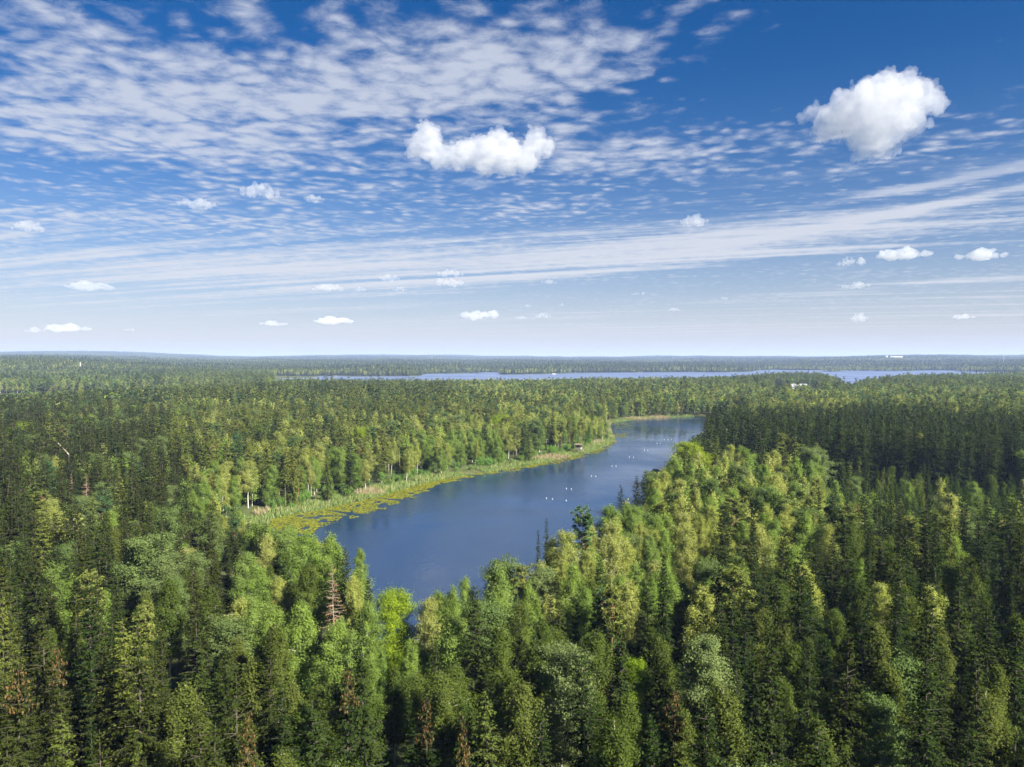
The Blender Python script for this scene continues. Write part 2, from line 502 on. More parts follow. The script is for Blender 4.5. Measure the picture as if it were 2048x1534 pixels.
def gen_broad(seed, h=17.0, rad=2.4, lod=0, low=0.28, shape='birch', weep=0.7, density=1.0, leaf=1.0, lean=0.15, airy=0.0):
    """birch, aspen, maple: stem, limbs, leaf sprays"""
    rng = np.random.default_rng(seed)
    path = jitter_path(h * 0.97, rng, 9, lean)
    r0 = h * (0.0075 if shape == 'birch' else 0.010)
    tv, tq = tube(path, r0 * np.linspace(1, 0.10, 9) ** 1.3, (7, 5, 3)[lod])
    nb = int((70, 32, 15)[lod] * density)
    f = np.sort(rng.beta(1.0, 1.15, nb) if shape == 'birch' else rng.beta(1.1, 1.1, nb))
    bz = h * (low + (0.97 - low) * f)
    baz = np.arange(nb) * 2.399 + rng.normal(0, 0.5, nb)
    if shape == 'birch':
        prof = np.sin(np.pi * np.clip(0.30 + 0.70 * f, 0, 1)) ** 0.85
    else:
        prof = np.sin(np.pi * np.clip(0.14 + 0.80 * f, 0, 1) ** 1.0) ** 0.6
    L = rad * (0.28 + 0.85 * prof) * rng.uniform(0.45, 1.35, nb)
    rise = (0.55 + 0.75 * f) if shape == 'birch' else (0.35 + 0.65 * f)
    base = at_height(path, np.minimum(bz - L * rise * 0.35, h * 0.95).clip(0.5))
    d0 = np.stack([np.cos(baz), np.sin(baz), np.zeros(nb)], 1)
    bw = [(tv, tq)]
    nsub = (9, 5, 3)[lod]
    pts, tips, outd = [], [], []
    for i in range(nb):
        tt = np.linspace(0, 1, 4)
        pp = base[i] + d0[i] * (L[i] * tt)[:, None]
        pp[:, 2] += L[i] * (rise[i] * tt - (0.25 + 0.3 * weep) * tt ** 2)
        if lod < 2 and (lod == 0 or i % 2 == 0):
            bw.append(tube(pp[0] + (pp - pp[0]) * (0.95 if airy else 0.62), np.array((0.045, 0.032, 0.02, 0.010)) * (h / 17), 3))
        ts = rng.uniform(0.25, 1.0, nsub)
        q = np.stack([np.interp(ts, tt, pp[:, a]) for a in range(3)], 1)
        pts.append(q + rng.normal(0, 0.20 * L[i] * 0.5, q.shape) * np.array((1, 1, 0.6)))
        outd.append(np.tile(d0[i], (nsub, 1)))
    # leader
    nl = (10, 5, 3)[lod]
    q = at_height(path, np.linspace(h * 0.72, h * 0.98, nl)) + rng.normal(0, 0.12, (nl, 3))
    pts.append(q); outd.append(unit(rng.normal(size=(nl, 3)) * np.array((1, 1, .2))))
    pts = np.concatenate(pts); outd = np.concatenate(outd)
    per = int((40, 13, 6)[lod] * (1 - airy))
    n = len(pts) * per
    idx = np.repeat(np.arange(len(pts)), per)
    spr = (0.34, 0.44, 0.58)[lod] * (rad / 2.4) ** 0.5
    off = rng.normal(0, 1, (n, 3)) * np.array((spr, spr, spr * 0.8))
    hangd = np.abs(rng.normal(0, 0.85 * weep, n))
    p = pts[idx] + off
    p[:, 2] -= hangd
    d = unit(rng.normal(0, 0.6, (n, 3)) + outd[idx] * 0.35 + np.array((0, 0, -0.5 * weep - 0.05)))
    sz = (0.19, 0.50, 1.15)[lod] * leaf
    ln = sz * rng.uniform(0.7, 1.35, n)
    ax = at_height(path, np.clip(p[:, 2], 0, h * 0.97)); ctr = ax.copy(); ctr[:, 2] = np.clip(p[:, 2], low * h, h * 0.72) * 0.55 + 0.45 * h * (low + 0.25)
    ow = unit(p - ctr)
    lv, lq = leaves(p, d, ln, ln * (0.66 if shape == 'birch' else 0.88), rng, ow * 0.9 + unit(off) * 0.45 + np.array((0, 0, 0.25)), 0.35)
    clump = rng.normal(0, 0.16, len(pts))[idx]
    tint = np.repeat(np.clip(0.5 + clump + rng.normal(0, 0.09, n), 0, 1), 4)
    return dict(trunk=merge(bw), crown=(lv, lq, tint), cones=None, h=h, r=rad)


def gen_pine(seed, h=20.0, rad=2.3, lod=0, low=0.5):
    rng = np.random.default_rng(seed)
    path = jitter_path(h * 0.97, rng, 9, 0.06)
    tv, tq = tube(path, h * 0.009 * np.linspace(1, 0.15, 9), (7, 5, 3)[lod])
    nb = (52, 24, 10)[lod]
    f = np.sort(rng.uniform(0, 1, nb))
    bz = h * (low + (0.95 - low) * f)
    baz = np.arange(nb) * 2.399 + rng.normal(0, 0.6, nb)
    L = rad * (0.30 + 0.8 * np.sin(np.pi * np.clip(0.22 + 0.72 * f, 0, 1)) ** 0.7) * rng.uniform(0.55, 1.2, nb)
    base = at_height(path, bz)
    d0 = np.stack([np.cos(baz), np.sin(baz), np.zeros(nb)], 1)
    bw = [(tv, tq)]; cl = []
    for i in range(nb):
        tt = np.linspace(0, 1, 4)
        pp = base[i] + d0[i] * (L[i] * tt)[:, None]
        pp[:, 2] += L[i] * (0.15 + 0.45 * f[i]) * tt
        if lod < 2: bw.append(tube(pp, np.array((0.06, 0.045, 0.03, 0.015)), 3))
        m = max(2, int(L[i] / (0.42, 0.7, 1.2)[lod]))
        ts = rng.uniform(0.4, 1.05, m)
        q = np.stack([np.interp(ts, tt, pp[:, a]) for a in range(3)], 1)
        cl.append(q + rng.normal(0, 0.22, q.shape) * np.array((1, 1, 0.5)))
    cl.append(at_height(path, np.linspace(h * 0.88, h * 0.97, 4)) + rng.normal(0, 0.25, (4, 3)))
    cl = np.concatenate(cl)
    per = (46, 20, 12)[lod]
    n = len(cl) * per; idx = np.repeat(np.arange(len(cl)), per)
    d = unit(rng.normal(size=(n, 3)) * np.array((1, 1, 0.7)) + np.array((0, 0, 0.45)))
    p = cl[idx] + d * rng.uniform(0.0, 0.32, n)[:, None] * np.array((1.2, 1.2, 0.7))
    ln = (0.34, 0.6, 1.1)[lod] * rng.uniform(0.7, 1.3, n)
    lv, lq = leaves(p, d, ln, ln * 0.42, rng, d * 0.2 + unit(p - np.array((0, 0, h * (low + 0.1)))) + np.array((0, 0, 0.5)), 0.4)
    tint = np.repeat(np.clip(0.5 + rng.normal(0, 0.13, len(cl))[idx] + rng.normal(0, 0.12, n), 0, 1), 4)
    return dict(trunk=merge(bw), crown=(lv, lq, tint), cones=None, h=h, r=rad)


def gen_shrub(seed, h=3.0, rad=1.8, lod=0):
    rng = np.random.default_rng(seed)
    ns = 9
    bw, pts = [], []
    for i in range(ns):
        a = rng.uniform(0, 2 * np.pi); l = rng.uniform(0.5, 1.0)
        tip = np.array((math.cos(a) * rad * l * 0.8, math.sin(a) * rad * l * 0.8, h * rng.uniform(0.65, 1.0)))
        tt = np.linspace(0, 1, 4)[:, None]
        pp = np.array((math.cos(a) * 0.12, math.sin(a) * 0.12, -0.1)) * (1 - tt) + tip * tt ** np.array((1.2, 1.2, 0.8))
        bw.append(tube(pp, (0.04, 0.03, 0.02, 0.01), 3))
        ts = rng.uniform(0.25, 1, (10, 5)[lod])
        pts.append(np.stack([np.interp(ts, tt[:, 0], pp[:, k_]) for k_ in range(3)], 1))
    pts = np.concatenate(pts)
    per = (14, 6)[lod]
    n = len(pts) * per; idx = np.repeat(np.arange(len(pts)), per)
    p = pts[idx] + rng.normal(0, 0.35, (n, 3)); p[:, 2] = np.maximum(p[:, 2], 0.08)
    d = unit(rng.normal(size=(n, 3)) + np.array((0, 0, 0.3)))
    ln = (0.26, 0.5)[lod] * rng.uniform(0.7, 1.3, n)
    lv, lq = leaves(p, d, ln, ln * 0.6, rng, unit(p - np.array((0, 0, h * 0.2))), 0.4)
    tint = np.repeat(np.clip(0.5 + rng.normal(0, 0.18, n), 0, 1), 4)
    return dict(trunk=merge(bw), crown=(lv, lq, tint), cones=None, h=h, r=rad)


# kind -> list of variants: (generator, kwargs, crown material, trunk material, look)
KINDS = {
    'spruce_tree': [
        (gen_spruce, dict(seed=1, h=22, rad=2.3), 'spruce', 'bark_spruce', 'dark green spruce'),
        (gen_spruce, dict(seed=2, h=23, rad=1.8, droop=0.5), 'spruce', 'bark_spruce', 'narrow dark green spruce'),
        (gen_spruce, dict(seed=3, h=22, rad=2.8, ragged=0.34, density=0.85), 'spruce', 'bark_spruce', 'broad ragged dark green spruce'),
        (gen_spruce, dict(seed=4, h=22, rad=2.2, ragged=0.3), 'spruce_olive', 'bark_spruce', 'olive green spruce'),
        (gen_spruce, dict(seed=5, h=21, rad=2.6, ragged=0.34, density=0.8), 'spruce_olive', 'bark_spruce', 'wide olive spruce with drooping boughs'),
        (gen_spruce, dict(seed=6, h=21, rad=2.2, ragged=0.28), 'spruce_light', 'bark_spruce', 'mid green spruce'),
    ],
    'young_spruce_tree': [
        (gen_spruce, dict(seed=11, h=13, rad=2.0, low=0.04, droop=0.25, ragged=0.15), 'spruce_young', 'bark_spruce', 'young mid green spruce'),
        (gen_spruce, dict(seed=12, h=12, rad=1.6, low=0.04, droop=0.22, ragged=0.15), 'spruce_young', 'bark_spruce', 'slim young mid green spruce'),
        (gen_spruce, dict(seed=13, h=13, rad=2.3, low=0.04, droop=0.3, ragged=0.18), 'spruce_young', 'bark_spruce', 'bushy young mid green spruce'),
    ],
    'birch_tree': [
        (gen_broad, dict(seed=21, h=17, rad=2.0), 'birch', 'bark_birch', 'mid green birch'),
        (gen_broad, dict(seed=22, h=18, rad=1.95, low=0.42, weep=0.8), 'birch_pale', 'bark_birch', 'pale green weeping birch'),
        (gen_broad, dict(seed=23, h=17, rad=2.35, low=0.22), 'birch_fresh', 'bark_birch', 'fresh green full birch'),
        (gen_broad, dict(seed=24, h=18, rad=1.55, low=0.30, weep=0.6), 'birch', 'bark_birch', 'slender mid green birch'),
        (gen_broad, dict(seed=25, h=17, rad=2.2, low=0.40, airy=0.45, weep=0.5), 'birch_pale', 'bark_birch', 'thin airy pale birch'),
        (gen_broad, dict(seed=26, h=16, rad=1.8, low=0.16), 'birch_fresh', 'bark_birch', 'small fresh green birch'),
    ],
    'pine_tree': [
        (gen_pine, dict(seed=31, h=20, rad=2.5), 'pine', 'bark_pine', 'olive green pine'),
        (gen_pine, dict(seed=32, h=21, rad=2.1, low=0.58), 'pine', 'bark_pine', 'high crowned olive green pine'),
        (gen_pine, dict(seed=33, h=19, rad=2.7, low=0.42), 'pine_blue', 'bark_pine', 'blue green pine'),
    ],
    'aspen_tree': [
        (gen_broad, dict(seed=41, h=17, rad=3.4, shape='aspen', weep=0.15, low=0.22, density=1.35), 'aspen', 'bark_aspen', 'grey green aspen'),
        (gen_broad, dict(seed=42, h=18, rad=2.8, shape='aspen', weep=0.2, low=0.25, density=1.2), 'aspen', 'bark_aspen', 'tall grey green aspen'),
        (gen_broad, dict(seed=43, h=14, rad=3.8, shape='aspen', weep=0.15, low=0.14, density=1.6), 'lime', 'bark_aspen', 'bright yellow green maple'),
    ],
    'willow_shrub': [
        (gen_shrub, dict(seed=51), 'willow', 'bark_aspen', 'bright green willow shrub'),
        (gen_shrub, dict(seed=52, h=4.2, rad=2.2), 'willow', 'bark_aspen', 'tall bright green willow shrub'),
    ],
}
PROTO = {}            # (kind, variant) -> dict of near meshes
STUFF_OBJ = []        # prototypes for the forest masses, in collection order
STUFF_IDX = {}
stuff_col = bpy.data.collections.new('tree_shapes')


def proto_near(kind, vi):
    key = (kind, vi)
    if key in PROTO: return PROTO[key]
    g, kw, cm, tm, look = KINDS[kind][vi]
    d = g(**kw)
    tr = mesh_from('trunk', d['trunk'][0], d['trunk'][1], mats=(M[tm],), smooth=True)
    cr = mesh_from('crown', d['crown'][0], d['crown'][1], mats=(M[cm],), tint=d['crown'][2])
    co = None
    if d['cones'] is not None:
        co = mesh_from('cones', d['cones'][0], d['cones'][1], mats=(M['cones'],), tint=np.full(len(d['cones'][0]), 0.5))
    PROTO[key] = dict(trunk=tr, crown=cr, cones=co, h=d['h'], r=d['r'], look=look)
    return PROTO[key]


def proto_stuff(kind, vi, lod):
    key = (kind, vi, lod)
    if key in STUFF_IDX: return STUFF_IDX[key]
    g, kw, cm, tm, look = KINDS[kind][vi]
    d = g(**dict(kw, lod=min(lod, 1) if kind == 'willow_shrub' else lod))
    tv, tq = d['trunk']; lv, lq, ti = d['crown']
    v = np.concatenate([lv, tv]); q = np.concatenate([lq, tq + len(lv)])
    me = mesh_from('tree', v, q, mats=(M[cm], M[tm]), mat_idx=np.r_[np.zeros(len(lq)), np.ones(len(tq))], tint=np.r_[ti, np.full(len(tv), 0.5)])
    i = len(STUFF_OBJ)
    o = bpy.data.objects.new('shape_%03d' % i, me)
    stuff_col.objects.link(o)
    STUFF_OBJ.append(o); STUFF_IDX[key] = i
    return i


def instancer_group():
    ng = bpy.data.node_groups.new('scatter', 'GeometryNodeTree')
    ng.interface.new_socket('Geometry', in_out='INPUT', socket_type='NodeSocketGeometry')
    ng.interface.new_socket('Geometry', in_out='OUTPUT', socket_type='NodeSocketGeometry')
    t = NT(ng)
    gi, go = t.new('NodeGroupInput'), t.new('NodeGroupOutput')
    m2p = t.new('GeometryNodeMeshToPoints')
    iop = t.new('GeometryNodeInstanceOnPoints')
    ci = t.new('GeometryNodeCollectionInfo')
    ci.inputs['Collection'].default_value = stuff_col
    ci.inputs['Separate Children'].default_value = True
    ci.inputs['Reset Children'].default_value = True
    def attr(name, typ):
        nd = t.new('GeometryNodeInputNamedAttribute', data_type=typ)
        nd.inputs['Name'].default_value = name
        return [s for s in nd.outputs if s.name == 'Attribute' and s.enabled][0]
    t.link(gi.outputs[0], m2p.inputs['Mesh'])
    t.link(m2p.outputs[0], iop.inputs['Points'])
    t.link(ci.outputs[0], iop.inputs['Instance'])
    iop.inputs['Pick Instance'].default_value = True
    t.link(attr('shape', 'INT'), iop.inputs['Instance Index'])
    e2r = t.new('FunctionNodeEulerToRotation')
    t.link(attr('turn', 'FLOAT_VECTOR'), e2r.inputs[0])
    t.link(e2r.outputs[0], iop.inputs['Rotation'])
    t.link(attr('size', 'FLOAT_VECTOR'), iop.inputs['Scale'])
    t.link(iop.outputs[0], go.inputs[0])
    return ng


SCATTER = None


def scatter(name, pos, shape, turn, size, label, cat):
    global SCATTER
    if SCATTER is None: SCATTER = instancer_group()
    me = bpy.data.meshes.new(name)
    n = len(pos)
    me.vertices.add(n); me.vertices.foreach_set('co', np.asarray(pos, np.float32).ravel())
    a = me.attributes.new('shape', 'INT', 'POINT'); a.data.foreach_set('value', np.asarray(shape, np.int32))
    a = me.attributes.new('turn', 'FLOAT_VECTOR', 'POINT'); a.data.foreach_set('vector', np.asarray(turn, np.float32).ravel())
    a = me.attributes.new('size', 'FLOAT_VECTOR', 'POINT'); a.data.foreach_set('vector', np.asarray(size, np.float32).ravel())
    o = link(bpy.data.objects.new(name, me))
    md = o.modifiers.new('scatter', 'NODES'); md.node_group = SCATTER
    tag(o, label, cat, kind='stuff')
    return o


# ------------------------------------------------------------------ lakes and terrain
def G(pts): return np.array([ground(x, y) for x, y in pts])


small_lake = G([(1412, 833), (1340, 835), (1270, 839), (1216, 847), (1214, 858), (1219, 870), (1224, 880), (1205, 892), (1180, 902), (1140, 913), (1085, 925),
                (1000, 940), (930, 950), (880, 958), (835, 968), (800, 978), (745, 995), (690, 1006), (640, 1018), (585, 1028), (530, 1038), (505, 1075),
                (520, 1120), (575, 1165), (640, 1195), (700, 1248), (735, 1288), (785, 1330), (845, 1342), (905, 1322), (960, 1304), (1020, 1280), (1065, 1240), (1110, 1205),
                (1165, 1172), (1205, 1140), (1240, 1110), (1272, 1062), (1296, 1010), (1322, 962), (1345, 925), (1372, 900), (1412, 884), (1434, 868), (1440, 850), (1436, 838)])
big_lake = G([(548, 760.5), (560, 757.0), (600, 755.6), (630, 754.6), (640, 752.2), (688, 752.0), (694, 753.2), (760, 752.6), (838, 752.4), (850, 748.0), (880, 747.2), (910, 746.6), (960, 745.0),
              (996, 744.6), (1000, 749.2), (1050, 749.0), (1100, 748.0), (1160, 745.8), (1230, 745.2), (1330, 744.6), (1420, 744.0), (1500, 743.8), (1516, 741.0), (1545, 739.6),
              (1600, 740.6), (1700, 740.2), (1780, 740.2), (1900, 741.0), (1960, 742.0), (2048, 742.6), (2150, 742.6), (2400, 742.6), (2400, 752), (2150, 752), (2050, 754), (1960, 757), (1860, 758),
              (1760, 764), (1712, 775), (1690, 776), (1672, 764), (1640, 757), (1590, 754), (1530, 760), (1480, 768), (1400, 773), (1250, 774), (1100, 776), (900, 778), (750, 777), (640, 774), (590, 768)])
islands = [(1664, 743.2, 62, 34), (1752, 742.0, 200, 46), (1834, 740.6, 66, 40), (2000, 743.4, 190, 60), (1440, 744.4, 100, 34), (945, 746.4, 44, 22), (897, 747.0, 44, 22)]
ISL = [(*ground(px, py), a, b) for px, py, a, b in islands]


def sdist(poly, x, y):
    """signed distance: negative inside"""
    d2 = np.full(x.shape, 1e18); inside = np.zeros(x.shape, bool)
    n = len(poly)
    for i in range(n):
        ax, ay = poly[i]; bx, by = poly[(i + 1) % n]
        ex, ey = bx - ax, by - ay
        t = np.clip(((x - ax) * ex + (y - ay) * ey) / (ex * ex + ey * ey + 1e-9), 0, 1)
        d2 = np.minimum(d2, (x - ax - t * ex) ** 2 + (y - ay - t * ey) ** 2)
        c = ((ay > y) != (by > y)) & (x < ex * (y - ay) / (ey + 1e-12) + ax)
        inside ^= c
    d = np.sqrt(d2)
    return np.where(inside, -d, d)


def shore_small(x, y): return sdist(small_lake, x, y)


def shore_big(x, y):
    s = sdist(big_lake, x, y)
    for cx, cy_, a, b in ISL:
        r = np.sqrt(((x - cx) / a) ** 2 + ((y - cy_) / b) ** 2)
        s = np.maximum(s, (1 - r) * min(a, b))
    return s


def shore(x, y): return np.minimum(shore_small(x, y), shore_big(x, y))


def vnoise(x, y, s, seed):
    """smooth value noise in numpy"""
    x = x / s + seed * 17.3; y = y / s - seed * 9.1
    xi, yi = np.floor(x), np.floor(y); fx, fy = x - xi, y - yi
    fx = fx * fx * (3 - 2 * fx); fy = fy * fy * (3 - 2 * fy)
    def hsh(a, b):
        v = np.sin(a * 127.1 + b * 311.7 + seed * 74.7) * 43758.5453
        return v - np.floor(v)
    return (hsh(xi, yi) * (1 - fx) + hsh(xi + 1, yi) * fx) * (1 - fy) + (hsh(xi, yi + 1) * (1 - fx) + hsh(xi + 1, yi + 1) * fx) * fy


def sstep(v, a, b):
    t = np.clip((v - a) / (b - a), 0, 1)
    return t * t * (3 - 2 * t)


def height(x, y, sd=None):
    x = np.asarray(x, float); y = np.asarray(y, float)
    if sd is None: sd = shore(x, y)
    D = np.hypot(x, y)
    z = np.clip(sd * 0.10, -3.0, 0.9) + 1.8 * sstep(sd, 8, 130) + 1.6 * sstep(sd, 20, 200) * (vnoise(x, y, 160, 1) - 0.4)
    az_ = np.arctan2(x, np.maximum(y, 1.0)) * (y > 0) + (y <= 0) * 9.0
    inland = sstep(sd, 40, 500)
    z += inland * 24 * sstep(D, 1900, 2900) * sstep(-az_, 0.36, 0.56) * (0.7 + 0.6 * vnoise(x, y, 700, 2))
    z += inland * sstep(D, 3000, 5200) * (9 + 26 * (vnoise(x, y, 900, 3) - 0.35))
    z += sstep(D, 4600, 9500) * (16 + 16 * (vnoise(x, y, 1500, 4) - 0.3))
    z += sstep(D, 8200, 10800) * (9 + 34 * (vnoise(x, y, 2600, 5) - 0.30))
    # the hill with the mast at the far right, the long hill at the far left
    z += 26 * np.exp(-(((az_ - 0.455) / 0.085) ** 2)) * sstep(D, 4600, 5900) * (1 - sstep(D, 7000, 8200))
    z += 30 * np.exp(-(((az_ + 0.50) / 0.09) ** 2)) * sstep(D, 7500, 9800)
    z += 14 * np.exp(-(((az_ + 0.09) / 0.03) ** 2)) * sstep(D, 7500, 9800)
    return z


def polar_ground():
    a1 = np.arange(-44, 44.01, 0.4); a2 = np.arange(50, 310.1, 6.5)
    ang = np.radians(np.concatenate([a1, a2]))
    rad = [4.0, 12.0, 25.0]
    r = 36.0
    while r < 13000: rad.append(r); r *= 1.021
    rad.append(13000.0)
    rad = np.array(rad)
    A, Rr = np.meshgrid(ang, rad)
    x, y = Rr * np.sin(A), Rr * np.cos(A)
    z = height(x, y)
    n, m = A.shape
    v = np.stack([x, y, z], -1).reshape(-1, 3)
    i = np.arange(n - 1)[:, None] * m; j = np.arange(m)[None, :]; j2 = (j + 1) % m
    q = np.stack([i + j, i + m + j, i + m + j2, i + j2], -1).reshape(-1, 4)
    v = np.concatenate([v, [[0, 0, float(height(np.array([0.]), np.array([0.]))[0])]]])
    tr = np.stack([np.full(m, len(v) - 1), np.arange(m), (np.arange(m) + 1) % m], 1)
    return v, q, tr


m, t, o = mat_new('forest_floor')
geo = t.new('ShaderNodeNewGeometry')
n1 = t.noise(geo.outputs['Position'], 0.02, 5.0, 0.6); n2 = t.noise(geo.outputs['Position'], 0.35, 5.0, 0.65)
base = t.mix(t.smooth(n1, 0.35, 0.65), (0.036, 0.050, 0.018), (0.055, 0.060, 0.026))
base = t.mix(t.smooth(n2, 0.40, 0.70), base, (0.070, 0.085, 0.030))
p = t.new('ShaderNodeBsdfPrincipled'); p.inputs['Roughness'].default_value = 1.0; p.inputs['Specular IOR Level'].default_value = 0.05
t.put(p.inputs['Base Color'], base)
bn = t.new('ShaderNodeBump'); bn.inputs['Strength'].default_value = 0.8; bn.inputs['Distance'].default_value = 0.4
t.put(bn.inputs['Height'], n2); t.link(bn.outputs[0], p.inputs['Normal'])
t.link(p.outputs[0], o.inputs['Surface'])
v, q, tr = polar_ground()
HMAX = v[:, 2].max()
gr = link(bpy.data.objects.new('ground', mesh_from('ground', v, q, tr, mats=(m,), smooth=True)))
tag(gr, 'forest floor between the trees around the lakes', kind='structure')

m, t, o = mat_new('lake_water')
geo = t.new('ShaderNodeNewGeometry')
p = t.new('ShaderNodeBsdfPrincipled')
p.inputs['Base Color'].default_value = (0.008, 0.022, 0.056, 1)
p.inputs['IOR'].default_value = 1.333
gust = t.smooth(t.noise(geo.outputs['Position'], 0.014, 3.0, 0.5, 0.6), 0.35, 0.62)
t.put(p.inputs['Roughness'], t.m('MULTIPLY_ADD', gust, 0.16, 0.05))
mp = t.new('ShaderNodeMapping'); mp.inputs['Scale'].default_value = (1.0, 0.45, 1.0); mp.inputs['Rotation'].default_value = (0, 0, R(25))
t.link(geo.outputs['Position'], mp.inputs[0])
r1 = t.noise(mp.outputs[0], 0.9, 4.0, 0.6)
r2 = t.noise(mp.outputs[0], 0.16, 3.0, 0.5)
hgt = t.add(t.mul(r1, t.m('MULTIPLY_ADD', gust, 0.75, 0.25)), t.mul(r2, 0.8))
bn = t.new('ShaderNodeBump'); bn.inputs['Strength'].default_value = 1.0; bn.inputs['Distance'].default_value = 0.12
t.put(bn.inputs['Height'], hgt); t.link(bn.outputs[0], p.inputs['Normal'])
t.link(p.outputs[0], o.inputs['Surface'])
M['water'] = m
m, t, o = mat_new('far_lake_water')
p = t.new('ShaderNodeBsdfPrincipled'); geo = t.new('ShaderNodeNewGeometry')
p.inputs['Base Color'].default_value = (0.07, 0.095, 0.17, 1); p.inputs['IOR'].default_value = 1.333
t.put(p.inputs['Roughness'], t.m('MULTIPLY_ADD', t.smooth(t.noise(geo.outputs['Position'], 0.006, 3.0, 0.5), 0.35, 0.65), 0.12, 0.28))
t.link(p.outputs[0], o.inputs['Surface'])
M['far_water'] = m


def water_sheet(name, poly, mat, label):
    c = poly.mean(axis=0)
    bm = bmesh.new()
    vs = [bm.verts.new((x, y, 0.0)) for x, y in poly]
    f = bm.faces.new(vs)
    bmesh.ops.triangulate(bm, faces=[f])
    me = bpy.data.meshes.new(name)
    bm.to_mesh(me); bm.free()
    me.materials.append(mat)
    ob = link(bpy.data.objects.new(name, me))
    tag(ob, label, kind='structure')
    return ob


def grown(poly, d):
    nx = np.roll(poly, -1, 0); pv = np.roll(poly, 1, 0)
    tn = unit(nx - pv); nr = np.stack([tn[:, 1], -tn[:, 0]], 1)
    area = 0.5 * np.sum(poly[:, 0] * nx[:, 1] - nx[:, 0] * poly[:, 1])
    return poly + nr * (d if area > 0 else -d)


water_sheet('lake_water', grown(small_lake, 3.0), M['water'], 'narrow blue lake bending through the forest')
water_sheet('far_lake_water', grown(big_lake, 6.0), M['far_water'], 'wide pale blue lake in front of the far hills')

print('terrain', round(time.time() - T0, 1))

